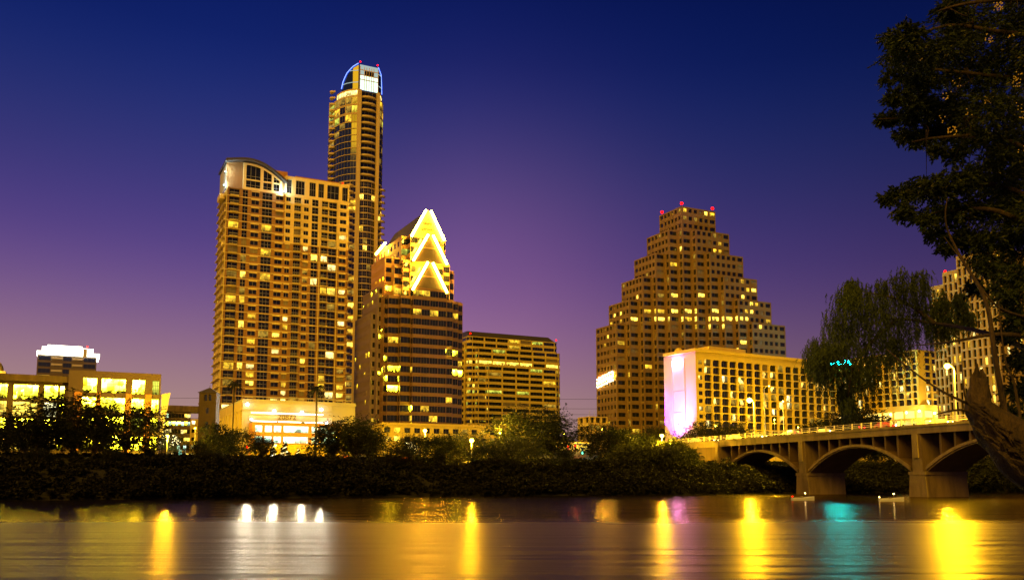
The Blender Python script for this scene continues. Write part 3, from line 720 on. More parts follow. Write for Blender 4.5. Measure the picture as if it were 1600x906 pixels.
# ---- office tower with glowing gables
def gables():
    Y0 = 345.0; P = (Xat(671, Y0, 90), Y0); F = Frame(P, CD)
    B = Building('gabled_office_tower', 'banded office tower with stacked gables outlined by glowing golden tubes', 'building', P, fr='mullion_dark')
    Zt = lambda py, y=Y0: Zat(py, y); fh = 3.72
    r = random.Random(3)
    def lt(i, j):
        x = r.random()
        return r.choice(['lit_bright', 'lit_mid', 'lit_mid', 'lit_green']) if x < .12 else None
    def lt_low(i, j): return ('lit_office' if r.random() < .5 else 'lit_mid') if r.random() < (.09 if i % 9 not in (0, 1) else .3) else None
    def block(u0, u1, w0, w1, z0, z1, sideops=None, k='granite_rose', litl=lt, n=3, left=True):
        nf = max(1, round((z1-z0)/fh))
        B.facade(F.xy(u0, w0), F.xy(u1, w0), z0, z1, nf, [((i+.012)/n, (i+.988)/n) for i in range(n)], .34, .96, .16, k, 3, 1, litl)
        if left: B.facade(F.xy(u0, w1), F.xy(u0, w0), z0, z1, nf, sideops or (1, .98), .34, .96 if not sideops else .82, .16, k, 1, 1, litl)
        B.facade(F.xy(u1, w0), F.xy(u1, w1), z0, z1, nf, (1, .98), .34, .96, .16, k, 3, 1, litl)
        B.flat(F.xy(u1, w1), F.xy(u0, w1), z0, z1, k)
        B.cap([F.xy(u0, w0), F.xy(u1, w0), F.xy(u1, w1), F.xy(u0, w1)], z1, 'roof_dark', .9, k)
    z3, z2, z1_ = Zt(468), Zt(418), Zt(370)
    # lower shaft: sawtooth corners
    lowk = 'granite_dark'
    block(-7, 7, -1.2, 6, 9, Zt(455), None, lowk, lt_low, 4)
    for (u0, u1, w0) in ((-11.2, -7, .9), (7, 10.6, .9), (-15.6, -11.2, 3.0), (10.6, 13.8, 3.0), (13.8, 16.6, 5.2)):
        block(u0, u1, w0, 12, 9, z3, None, lowk, lt_low, 1)
    side = [(.03+i*.12, .03+i*.12+.055) for i in range(8)]
    block(-16.2, 16.4, 6.0, 20, 9, z3+.5, side, lowk, lt_low, 4)
    # upper tiers
    block(-12.6, 12.6, 5.0, 30, z3+.5, z2, side, 'granite_rose', lt, 5)
    block(-9.8, -7.0, 3.2, 8, z3, z2+2, None, 'granite_rose', lt, 1); block(7.0, 10, 3.2, 8, z3, z2+2, None, 'granite_rose', lt, 1)
    block(-9.4, 9.4, 6.5, 42, z2, z1_, side, 'granite_rose', lt, 4)
    block(-7, 7, 2.6, 8, z3-2, z1_, None, 'granite_rose', lt, 3)
    # roof prism of the top gable: ridge running back
    ap = Zt(325); mb = MB(); hw = 7.2
    pf = [F.pt(-hw, 2.4, z1_), F.pt(hw, 2.4, z1_), F.pt(0, 2.4, ap)]; pb = [F.pt(-hw, 42, z1_), F.pt(hw, 42, z1_), F.pt(0, 42, ap)]
    mb.poly(pf, 'granite_rose'); mb.poly(pb[::-1], 'granite_rose')
    mb.poly((pf[1], pb[1], pb[2], pf[2]), 'roof_metal'); mb.poly((pb[0], pf[0], pf[2], pb[2]), 'roof_metal')
    mb.poly((F.pt(-9.4, 6.5, z1_+.92), F.pt(-hw, 6.5, z1_+.92), F.pt(-hw, 42, z1_+.92), F.pt(-9.4, 42, z1_+.92)), 'roof_metal')
    for zz in (.28, .5): mb.fbox(F, -hw*(1-zz)*.55, hw*(1-zz)*.55, 2.2, 2.39, z1_+(ap-z1_)*zz, z1_+(ap-z1_)*zz+.5, 'granite_dark', 'flrtd')
    B.part(mb, 'gable_roof')
    # lower gable prows
    for (pa, pf_, du) in ((367, 411, .2), (410, 457, .3)):
        za, zf = Zt(pa), Zt(pf_); mb = MB(); hw2 = 6.7; wb, wf = 3.4, -.4
        a, b_, c = F.pt(-hw2, wf, zf), F.pt(hw2, wf, zf), F.pt(0, wf, za); a2, b2, c2 = F.pt(-hw2, wb, zf), F.pt(hw2, wb, zf), F.pt(0, wb, za)
        mb.poly((a, b_, c), 'prow_dark'); mb.poly((b_, b2, c2, c), 'granite_dark'); mb.poly((a2, a, c, c2), 'granite_dark'); mb.poly((a, a2, b2, b_), 'granite_rose')
        for t_ in (.5,):
            z = zf+(za-zf)*t_; h = hw2*(1-t_); mb.fbox(F, -h, h, wf-.1, wf-.01, z, z+.35, 'granite_dark', 'ftd')
        B.part(mb, 'gable_prow')
    def leg(p, q):
        mb = MB(); mb.tube([p, q], .44, 'tube_gold', 8); B.part(mb, 'light_tube')
    for (pa, pf_, wf, hw3) in ((327, 371, 1.6, 7.0), (368, 411, -1.1, 7.1), (411, 456, -1.1, 7.2)):
        for s in (-1, 1): leg(F.pt(s*1.0, wf, Zt(pa)), F.pt(s*hw3, wf, Zt(pf_)))
    w5 = along(F.xy(-9.8), DD, 604, 100); w6 = along(F.xy(-9.8), DD, 594, 100)
    leg(F.pt(-10.3, w5, Zat(384, F.xy(0, w5)[1])), F.pt(-11.6, w6, Zat(402, F.xy(0, w6)[1])))
    # wings stepping down behind on the left
    rside = [(.05+i*.075, .05+i*.075+.04) for i in range(12)]
    for (u0, pxf, pxb, py, k, sk) in ((-15.8, 600, 579, 400, 'granite_rose', 1), (-17.6, 590, 566, 448, 'panel_violet', 1), (-19.4, 580, 555, 488, 'panel_violet', 1)):
        wa = max(7, along(F.xy(u0), DD, pxf, 70)); wb = along(F.xy(u0), DD, pxb, 70); zt = Zat(py, F.xy(u0, wa)[1])
        nf = round((zt-9)/fh)
        B.facade(F.xy(u0, wb), F.xy(u0, wa), 9, zt, nf, rside, .3, .82, .3, k, 1, 1, lt_low)
        B.facade(F.xy(u0, wa), F.xy(-9, wa), 9, zt, nf, (2, .7), .3, .82, .3, k, 1, 1, lt_low)
        B.flat(F.xy(-9, wb), F.xy(u0, wb), 9, zt, k); B.cap([F.xy(u0, wa), F.xy(-9, wa), F.xy(-9, wb), F.xy(u0, wb)], zt, 'roof_dark')
    B.finish(100)
gables()

# ---- arcaded stone podium in front of it
def podium():
    Y0 = 305.0; P = (Xat(597, Y0, 15), Y0); F = Frame(P, CD); L = along(P, CD, 791, 20); zt = Zat(664, Y0)
    B = Building('arcade_building', 'low stone building with a long row of square windows under the golden gabled tower', 'building', P, fr='mullion_dark')
    r = random.Random(8)
    B.facade(F.xy(0), F.xy(L), 15.6, zt, 2, (13, .62), .2, .78, .5, 'limestone', 2, 1, lambda i, j: r.choice(['lit_mid', 'lit_dim', 'lit_bright', None, None, None]))
    B.facade(F.xy(0), F.xy(L), 9, 15.6, 1, (22, .55), .02, .8, 1.0, 'limestone', 1, 1, lambda i, j: r.choice(['lit_mid', None, None]), rnd_corner=1.2)
    B.facade(F.xy(0, 16), F.xy(0), 15.6, zt, 2, (6, .5), .2, .78, .5, 'limestone', 2, 1, None); B.facade(F.xy(0, 16), F.xy(0), 9, 15.6, 1, (6, .55), .02, .85, 1.0, 'limestone', 1, 1, None, rnd_corner=1.2)
    B.flat(F.xy(L), F.xy(L, 16), 9, zt, 'limestone'); B.flat(F.xy(L, 16), F.xy(0, 16), 9, zt, 'limestone')
    B.cap([F.xy(0), F.xy(L), F.xy(L, 16), F.xy(0, 16)], zt, 'roof_dark', .8, 'limestone')
    B.wall.fbox(F, -.3, L, -.3, -.01, zt+.2, zt+1.0, 'limestone', 'flrtd'); B.wall.fbox(F, -.2, L, -.2, -.01, 15.4, 15.9, 'limestone', 'flrtd')
    B.finish(60)
podium()

# ---- banded office block in the middle
def midblock():
    Y0 = 480.0; P = (Xat(735, Y0, 60), Y0); F = Frame(P, CD); L = along(P, CD, 877, 60)
    B = Building('office_block', 'golden banded office block with rounded corners and a dark mansard roof', 'building', P, fr='mullion_dark')
    zt = Zat(523, Y0); fh = 9.45/FPX*Y0; nf = round((zt-9)/fh); z0 = zt-nf*fh
    r = random.Random(21)
    def lt(i, j):
        x = r.random(); top = nf-1-i
        if top == 4: return 'lit_bright' if x < .6 else None
        if top in (5, 9): return 'lit_green' if x < .3 else 'lit_mid' if x < .45 else None
        if x < .10: return r.choice(['lit_bright', 'lit_mid', 'lit_green', 'lit_dim'])
        if x < .22: return 'blind'
        return None
    def face(u0, u1, w, za, zb, n, wl=8, rad=2.4):
        k = 'limestone'; m_ = round((zb-za)/fh)
        off = round((za-z0)/fh)
        f = lambda i, j: lt(i+off, j)
        cps = [F.xy(u0+rad*(1-math.cos(t)), w+rad*(1-math.sin(t))) for t in (0, .39, .785, 1.18, 1.571)]
        for a, b_ in zip(cps, cps[1:]): B.facade(a, b_, za, zb, m_, [(.0+.005, .995)], .32, .86, .25, k, 1, 1, f)
        cpr = [F.xy(u1-rad*(1-math.sin(t)), w+rad*(1-math.cos(t))) for t in (0, .39, .785, 1.18, 1.571)]
        for a, b_ in zip(cpr, cpr[1:]): B.facade(a, b_, za, zb, m_, [(.005, .995)], .32, .86, .25, k, 1, 1, f)
        ops = [((i+.05)/n, (i+.95)/n) for i in range(n)]
        B.facade(F.xy(u0+rad, w), F.xy(u1-rad, w), za, zb, m_, ops, .32, .86, .25, k, 4, 1, f)
        B.facade(F.xy(u0, w+wl), cps[0], za, zb, m_, (1, .96), .32, .86, .25, k, 2, 1, f)
        B.facade(cpr[-1], F.xy(u1, w+wl), za, zb, m_, (1, .96), .32, .86, .25, k, 2, 1, f)
        B.cap([F.xy(u0, w+wl)]+cps+cpr+[F.xy(u1, w+wl)], zb, 'roof_dark', 0)
        B.flat(F.xy(u1, w+wl), F.xy(u0, w+wl), za, zb, k)
    face(0, L, 3.2, z0, zt, 7, 26)
    face(3.8, L+.4, 1.2, z0, zt-2*fh, 6, 6, 1.4)
    face(9.5, L-2.5, -.4, z0, zt-5*fh, 5, 5, 1.0)
    # side volume
    a, b_ = F.xy(-3.6, 6), F.xy(-.3, 6)
    B.facade(F.xy(-3.6, 20), a, z0, zt-1.3*fh, nf-1, (2, .8), .32, .86, .25, 'limestone', 2, 1, lambda i, j: lt(0, j)); B.facade(a, b_, z0, zt-1.3*fh, nf-1, [(.1, .7)], .32, .86, .25, 'limestone', 1, 1, lambda i, j: None)
    B.cap([F.xy(-3.6, 20), a, b_, F.xy(-.3, 20)], zt-1.3*fh, 'roof_dark')
    mb = MB(); z1 = Zat(515, Y0)+.4; u0, u1 = .4, L-1.5
    q = [F.pt(u0, 4, zt), F.pt(u1, 4, zt), F.pt(u1-3, 7, z1), F.pt(u0+.6, 7, z1)]; mb.poly(q, 'roof_metal')
    q2 = [F.pt(u1, 24, zt), F.pt(u0, 24, zt), F.pt(u0+.6, 21, z1), F.pt(u1-3, 21, z1)]; mb.poly(q2, 'roof_metal')
    mb.poly((q[1], q2[0], q2[3], q[2]), 'roof_metal'); mb.poly((q2[1], q[0], q[3], q2[2]), 'roof_metal'); mb.poly((q[3], q[2], q2[3], q2[2]), 'roof_metal')
    B.part(mb, 'mansard_roof')
    B.finish(100); beacon(B, F.pt(1.5, 3.8, zt), .55); beacon(B, F.pt(L-1, 4, zt), .55)
midblock()

# ---- riverside hotel with honeycomb of rounded openings
def hotel():
    a = math.atan(.6); e, d = rotdirs(a); Y0 = 330.0; P = (Xat(1087, Y0, 45), Y0); F = Frame(P, e)
    B = Building('hotel', 'wide golden hotel with a grid of rounded windows and a pink floodlit end wall', 'building', P, fr='mullion_dark')
    zt = Zat(549, Y0); fh = 12.25/FPX*Y0; nf = 9; zw = Zat(558.5, Y0); z0 = zw-nf*fh; L = along(P, e, 1352, 30)
    lefts = along(P, d, 1037, 50)
    r = random.Random(13)
    def lt(i, j):
        x = r.random()
        return r.choice(['slit_bright', 'slit_pale', 'lit_dim', 'slit_mid']) if x < .22 else 'blind' if x < .27 else None
    u1 = 2.2*1.0; u2 = along(P, e, 1101, 30)
    s = Zat(565, Y0)
    B.facade(F.xy(0), F.xy(u2), z0-2*fh, zw, nf+2, [(.33, .82)], .2, .72, .3, 'stucco_gold', 2, 1, lt)
    n = 21
    B.facade(F.xy(u2), F.xy(L), z0-2*fh, zw, nf+2, (n, .86), .05, .94, .8, 'stucco_gold', 2, 1, lt, rnd_corner=1.0)
    B.flat(F.xy(0), F.xy(L), zw, zt, 'stucco_gold'); B.flat(F.xy(0), F.xy(L), 9, z0-2*fh, 'stucco_gold') if z0-2*fh > 9 else None
    # end wall with two shallow pilaster fins
    B.flat(F.xy(0, lefts), F.xy(0), 9, zt, 'stucco_pale')
    G = Frame(F.xy(0, lefts), (-d[0], -d[1]))
    for uu in (.28, .66): B.wall.fbox(G, lefts*uu, lefts*uu+.25, -.35, -.01, 12, zt-2, 'stucco_pale', 'flrt')
    for zz in (zt-14, zt-22): B.wall.fbox(G, lefts*.28+.3, lefts*.66-.05, -.05, -.01, zz, zz+.12, 'concrete', 'ftd')
    B.flat(F.xy(L), F.xy(L, 16), 9, zt, 'stucco_gold'); B.flat(F.xy(L, 16), F.xy(0, lefts), 9, zt, 'stucco_gold')
    B.cap([F.xy(0), F.xy(L), F.xy(L, 16), F.xy(0, lefts)], zt, 'roof_dark')
    B.wall.fbox(G, -1, lefts+2, -9, -.02, 9, 13.6, 'stucco_gold'); B.wall.fbox(F, -1.2, L, -.9, 17, zt+.02, zt+1.1, 'stucco_gold')
    # roof-top volumes
    for ua, ub, py in ((1118, 1143, 552), (1128, 1186, 545), (1234, 1290, 551)):
        x0, x1 = along(P, e, ua, 50), along(P, e, ub, 50); B.wall.fbox(F, x0, x1, 7, 13, zt+1.1, Zat(py-1.5, Y0+18), 'stucco_gold')
    pd = F.pt(2.5, 12, zt+1.5); B.wall.ball((pd[0], pd[1], zt+1.4), 1.7, 'stucco_gold')
    # wing to the right: face turned the other way, then a short front
    W0 = (Xat(1437, 372, 35), 372.0); zt2 = Zat(548, 372); zwb = Zat(632.5, 372); fh2 = 11.0/FPX*372
    G2 = Frame(W0, e); wl = along(W0, d, 1328, 35)
    nf2 = 8; zwt = zwb+nf2*fh2
    back = add(W0, (wl, d))
    B.facade(back, W0, zwb, zwt, nf2, [((i+.09)/10, (i+.91)/10) for i in range(9)]+[(.91, .972)], .07, .93, 1.0, 'stucco_gold', 2, 1, lt, rnd_corner=.9)
    B.flat(back, W0, zwt, zt2, 'stucco_gold')
    Lf = along(W0, e, 1503, 35); B.facade(W0, G2.xy(Lf), zwb, zwt, nf2, [(.17, .30), (.33, .46), (.60, .72), (.76, .88)], .12, .88, .6, 'stucco_gold', 1, 1, lt, rnd_corner=.3)
    B.flat(W0, G2.xy(Lf), zwt, zt2, 'stucco_gold'); B.flat(G2.xy(Lf), G2.xy(Lf, wl), 9, zt2, 'stucco_gold'); B.cap([W0, G2.xy(Lf), G2.xy(Lf, wl), back], zt2, 'roof_dark')
    B.flat(G2.xy(Lf, wl), back, 9, zt2, 'stucco_gold')
    # open parking decks under the wing
    mbd = MB()
    for pa, pb in ((632.5, 640), (652, 655), (663, 667)):
        za, zb = Zat(pb, 372), Zat(pa, 372)
        mbd.fbox(G2, -.2, Lf+6, -2.2, wl, za, zb, 'stucco_gold')
    B.part(mbd, 'deck_slab')
    mbd = MB()
    for uu in np.linspace(0, Lf+5, 6): mbd.fbox(G2, uu, uu+.6, -1.6, -1.0, 9, zwb, 'stucco_gold', 'flrb')
    for ww in np.linspace(2, wl-1, 7): mbd.fbox(G2, -.1, .5, ww, ww+.6, 9, zwb, 'stucco_gold', 'flrb')
    B.part(mbd, 'deck_column')
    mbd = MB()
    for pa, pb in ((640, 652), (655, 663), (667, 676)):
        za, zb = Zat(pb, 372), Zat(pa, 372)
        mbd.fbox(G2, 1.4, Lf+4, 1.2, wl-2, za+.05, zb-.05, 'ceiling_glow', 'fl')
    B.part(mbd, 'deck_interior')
    for uu, ww, py in ((0, 14, 644), (-.6, 6, 643), (-.6, 0, 642), (6, -2.5, 645), (13, -2.5, 643), (3, -2.4, 659)):
        c = G2.pt(uu, ww, Zat(py, 372)); mb = MB(); mb.ball(c, .55, 'lamp_warm'); B.part(mb, 'deck_lamp')
    point('deck_light', G2.pt(-4, -4, Zat(645, 372)), (1, .66, .18), 6000, B.root, 1); point('deck_light', G2.pt(10, -6, Zat(645, 372)), (1, .66, .18), 6000, B.root, 1)
    B.finish(100)
    # sign near the top of the end wall
    mb = MB(); c = G.pt(lefts*.42, -.4, Zat(566, Y0+6)); H_ = Frame((c[0], c[1]), G.e)
    mb.fbox(H_, -1.8, 2.2, -.15, .15, c[2]-.8, c[2]+.8, 'sign_logo'); B.part(mb, 'lit_sign')
    # teal roof-top lettering, mostly behind the leaves
    u = along(P, e, 1288, 50); c = F.pt(u, -1.2, Zat(564, Y0+28))
    letters('sign_letters', 'Radisson', 4.2, .15, 'teal_sign', B.root, (c[0]-B.o[0], c[1]-B.o[1], c[2]-B.o[2]), a)
    # floodlights at the foot of the end wall
    for uu, col, en, sp, dx in ((.40, (.42, .06, 1), 75000, 74, 0), (.56, (.85, .26, 1), 65000, 66, .0), (.72, (1, .26, .7), 40000, 50, .02), (.04, (.22, .0, 1), 260000, 24, -.02)):
        p = G.pt(lefts*uu+(0 if uu > .1 else 3.0), -6.0, 14.9); mb = MB(); K = Frame((p[0], p[1]), G.e)
        mb.fbox(K, -.4, .4, -.3, .3, 13.6, 14.5, 'steel_dark'); mb.fbox(K, -.3, .3, -.2, .2, 14.5, 14.54, 'lamp_white', 't'); B.part(mb, 'floodlight')
        if uu == .40: mb = MB(); mb.ball((p[0], p[1]-1.2, 16.0), .45, 'glow_violet'); B.part(mb, 'violet_glow_ball'); l = point('river_reflection_spot', (p[0]-.6, p[1]-2.2, 17.5), (.55, .10, 1), 160000, B.root, .4, 'SPOT', spot_size=R(70), spot_blend=.5); aim(l, (-.15, -1, -.03))  # ball and river-facing spot added to strengthen the violet reflection on the water
        l = point('wall_wash_light', p, col, en, B.root, .25, 'SPOT', spot_size=R(sp), spot_blend=1)
        n = G.n; lean = .42
        aim(l, (n[0]*lean+G.e[0]*dx-(G.e[0]*.22 if uu < .1 else 0), n[1]*lean+G.e[1]*dx-(G.e[1]*.22 if uu < .1 else 0), 1))
hotel()

# ---- stepped slab on the far right, behind the foreground tree
def right_tower():
    Y0 = 330.0; P = (Xat(1560, Y0, 60), Y0); F = Frame(P, CD)
    B = Building('stepped_tower', 'pale tower with strong vertical piers and a stepped roofline behind the big riverside tree', 'building', P, fr='mullion_dark')
    r = random.Random(31); fh = 3.6
    def lt(i, j):
        x = r.random(); pr = .32 if i in (11, 12, 13) else .12
        return r.choice(['lit_pale', 'lit_mid', 'lit_bright', 'lit_mid']) if x < pr else None
    def box(u0, u1, w0, w1, py, nL, nF):
        zt = Zat(py, F.xy(u0, w1)[1]); nf = round((zt-9)/fh); zb = zt-nf*fh
        B.facade(F.xy(u0, w1), F.xy(u0, w0), zb, zt, nf, (nL, .58), .06, .86, .7, 'tower_tan', 1, 1, lt)
        B.facade(F.xy(u0, w0), F.xy(u1, w0), zb, zt, nf, (nF, .62), .08, .86, .7, 'tower_tan', 2, 1, lt)
        B.flat(F.xy(u1, w0), F.xy(u1, w1), zb, zt, 'tower_tan'); B.flat(F.xy(u1, w1), F.xy(u0, w1), zb, zt, 'tower_tan')
        B.cap([F.xy(u0, w0), F.xy(u1, w0), F.xy(u1, w1), F.xy(u0, w1)], zt, 'roof_dark', 1, 'tower_tan')
    wa, wb, wc = (along(P, DD, q, 60) for q in (1500, 1476, 1456))
    box(0, 34, 0, wa, 405, 7, 9); box(.5, 30, wa, wb, 430, 3, 4); box(1, 30, wb, wc, 452, 3, 4)
    B.finish(100); c = F.pt(1, wb-1, Zat(430, F.xy(0, wb)[1])); beacon(B, c, .6)
right_tower()

# ---- small block seen left of the ziggurat
def small_block():
    Y0 = 395.0; P = (Xat(921, Y0, 20), Y0); F = Frame(P, CD); B = Building('balcony_block', 'small block of open balconies at the left foot of the stepped office tower', 'building', P)
    L = along(P, CD, 950, 20); zt = Zat(650, Y0); r = random.Random(2)
    B.facade(F.xy(0), F.xy(L), 9, zt, 6, (3, .8), .25, .9, 1.2, 'stone_cream', 2, 1, lambda i, j: 'lit_dim' if r.random() < .5 else None, band='slab_cream', bandp=.5)
    B.facade(F.xy(0, 10), F.xy(0), 9, zt, 6, (2, .8), .25, .9, 1.2, 'stone_cream', 2, 1, None)
    B.flat(F.xy(L), F.xy(L, 10), 9, zt, 'stone_cream'); B.cap([F.xy(0), F.xy(L), F.xy(L, 10), F.xy(0, 10)], zt, 'roof_dark')
    for u in (2, 4.5): B.wall.tube([F.pt(u, 3, zt), F.pt(u, 3, zt+2.6)], .08, 'steel', 5)
    B.finish(30)
small_block()

# ---- floodlit parking podium
def garage():
    Y0 = 262.0; P = (Xat(378, Y0, 20), Y0); F = Frame(P, CD); zt = Zat(626, Y0); L = along(P, CD, 555, 25); dl = along(P, DD, 342, 25)
    B = Building('parking_garage', 'white parking garage with bright floodlights and a terracotta front block', 'building', P)
    zm = Zat(650, Y0)
    k = 'plaster_white'
    # upper white wall in stepped boards with open slots
    z1, z2, z3 = Zat(641, Y0), Zat(644, Y0), Zat(654, Y0)
    B.flat(F.xy(0), F.xy(L), 9, zt, k); B.facade(F.xy(0, dl), F.xy(0), 9, zt, 1, (7, .4), .1, .85, .6, 'limestone', 1, 3, lambda i, j: 'lit_dim')
    B.flat(F.xy(L), F.xy(L, dl), 9, zt, k); B.flat(F.xy(L, dl), F.xy(0, dl), 9, zt, k); B.cap([F.xy(0), F.xy(L), F.xy(L, dl), F.xy(0, dl)], zt, 'roof_dark', .6, k)
    ue = along(P, CD, 519, 25)
    B.wall.fbox(F, 0, ue, -.5, -.01, z1+.3, z1+2.4, k); B.wall.fbox(F, 2, ue, -.4, -.01, zm-1.2, z2-.8, 'stucco_pale')
    B.wall.fbox(F, -.2, L+.2, -.25, -.01, zt-.5, zt+.1, k)
    # roof railing
    mb = MB(); 
    for i in range(int(L/1.5)): mb.fbox(F, i*1.5, i*1.5+.07, .5, .57, zt, zt+1.3, 'steel', 'flr')
    mb.fbox(F, 0, L, .48, .6, zt+1.3, zt+1.38, 'steel'); B.part(mb, 'roof_railing')
    # lit slots
    mb = MB(); ua, ub = along(P, CD, 393, 25), along(P, CD, 505, 25)
    mb.fbox(F, ua, ub, -.06, -.01, Zat(644.5, Y0), Zat(643, Y0), 'crown_glow', 'f')
    for a_, b_ in ((396, 433), (436, 471), (477, 505)):
        mb.fbox(F, along(P, CD, a_, 25), along(P, CD, b_, 25), -.06, -.01, Zat(657.5, Y0), Zat(654.5, Y0), 'crown_glow', 'f')
    B.part(mb, 'light_slot')
    # shield-like board with numbers
    u = along(P, CD, 434, 25); c = F.pt(u, -.47, Zat(653.2, Y0))
    letters('wall_numbers', '20872', 2.2, .05, 'brown_metal', B.root, (c[0]-B.o[0], c[1]-B.o[1], c[2]-B.o[2]), A)
    # terracotta front block
    r = random.Random(6); ua, ub = along(P, CD, 389, 20), along(P, CD, 526, 20); q = lambda x: (along(P, CD, x, 20)-ua)/(ub-ua)
    zb, ze = Zat(693, Y0-4), Zat(659, Y0-4)
    ops = [(q(394), q(405)), (q(409), q(420)), (q(423), q(434)), (q(438), q(476)), (q(481), q(491)), (q(495), q(506)), (q(509), q(518))]
    B.facade(F.xy(ua, -5), F.xy(ub, -5), zb, ze, 2, ops, .12, .72, .45, 'terracotta', 2, 1, lambda i, j: 'lit_cool' if r.random() < .85 else 'lit_white')
    B.flat(F.xy(ua, 0), F.xy(ua, -5), 9, ze, 'terracotta'); B.flat(F.xy(ub, -5), F.xy(ub, 0), 9, ze, 'terracotta')
    B.flat(F.xy(ua, -5), F.xy(ub, -5), 9, zb, 'stucco_gold'); B.cap([F.xy(ua, -5), F.xy(ub, -5), F.xy(ub, 0), F.xy(ua, 0)], ze, 'roof_dark')
    B.finish(60)
    for x, y, big in ((385, 632, 1), (427, 641, 1), (470, 642, 1), (500, 636, 1), (392, 655, .7), (509, 658, 1)):
        u = along(P, CD, x, 25); z = Zat(y, Y0); mb = MB(); c = F.pt(u, -1.6, z)
        mb.fbox(F, u-.08, u+.08, -1.4, 0, z+.35, z+.5, 'steel'); mb.ball(c, .50*big, 'lamp_white'); B.part(mb, 'floodlight')
        point('flood_light', F.pt(u, -2.6, z+.3), (1, .93, .72), 90*big, B.root, .4)
        l = point('flood_beam', F.pt(u, -2.4, z), (.84, .93, 1), 19000*big, B.root, .5, 'SPOT', spot_size=R(110), spot_blend=.5); aim(l, (-F.n[0], -F.n[1], -.12))
garage()

# ---- glass office with bright floors on the left
def left_office():
    Y0 = 205.0; P = (Xat(105, Y0, 20), Y0); F = Frame(P, CD)
    B = Building('glass_office', 'long low office with brightly lit glass bays and wide masonry piers', 'building', P, fr='mullion_dark')
    q = lambda x: along(P, CD, x, 20); zt = Zat(582, Y0-6); Zp = lambda y, x: Zat(y, P[1]+q(x)*CD[1])
    r = random.Random(17)
    office = lambda i, j: r.choice(['lit_office', 'lit_office', 'lit_bright', 'lit_white'])
    u0 = q(-60); zA, zB = 9.5, Zat(591, Y0-14)
    L1 = -u0
    ops = []
    for a, b_ in ((-50, -20), (-8, 10), (20, 58), (68, 89), (93, 99)): ops.append(((q(a)-u0)/L1, (q(b_)-u0)/L1))
    B.facade(F.xy(u0), F.xy(0), zA, zB, 4, ops, .08, .93, .7, 'concrete', 4, 4, office)
    zR = Zat(583, Y0+6); B.flat(F.xy(u0), F.xy(0), zB, Zat(587, Y0-14), 'concrete_dark'); B.wall.fbox(F, u0, 0, -.8, 10, Zat(587, Y0-14), Zat(578.5, Y0-12), 'concrete')
    B.flat(F.xy(u0), F.xy(0), 8, zA, 'concrete')
    L2 = q(249)
    ops = [(q(a)/L2, q(b_)/L2) for a, b_ in ((128, 149), (157, 194), (205, 224), (236, 246.5))]
    zC = Zat(591, Y0+8)
    B.facade(F.xy(0, -1.2), F.xy(L2, -1.2), zA, zC, 4, ops, .10, .84, .7, 'brown_metal', 4, 3, lambda i, j: ('lit_office' if r.random() < .8 else 'lit_green'))
    B.flat(F.xy(0, -1.2), F.xy(L2, -1.2), zC, zR, 'brown_metal'); B.flat(F.xy(0, 2), F.xy(0, -1.2), 9, zR, 'brown_metal'); B.flat(F.xy(0, -1.2), F.xy(L2, -1.2), 8, zA, 'brown_metal')
    for a, b_ in ((149.5, 156.5), (195, 204), (225.5, 235), (115, 127)):
        B.wall.fbox(F, q(a), q(b_), -1.6, -1.22, zA, zC-4, 'terracotta', 'flrt')
    B.facade(F.xy(L2, -1.2), F.xy(L2, 24), 9, zR, 5, (3, .8), .2, .8, .4, 'brown_metal', 2, 1, lambda i, j: 'lit_mid'); B.cap([F.xy(0, -1.2), F.xy(L2, -1.2), F.xy(L2, 24), F.xy(0, 24)], zR-.05, 'roof_dark')
    B.finish(90)
    # sloping lit canopy at the right end
    mb = MB(); a, b_ = F.pt(L2+.2, -1.5, Zat(622, Y0+18)), F.pt(L2+2.2, -1.5, Zat(619, Y0+18)); c, d = F.pt(L2+.7, -1.5, 13), F.pt(L2+.2, -1.5, 13)
    mb.poly((d, c, b_, a), 'stucco_pale'); a2, b2 = F.pt(L2+.2, 8, Zat(622, Y0+18)), F.pt(L2+2.2, 8, Zat(619, Y0+18)); c2 = F.pt(L2+.7, 8, 13)
    mb.poly((c, c2, b2, b_), 'stucco_pale'); mb.poly((a, b_, b2, a2), 'stucco_pale'); B.part(mb, 'canopy')
left_office()

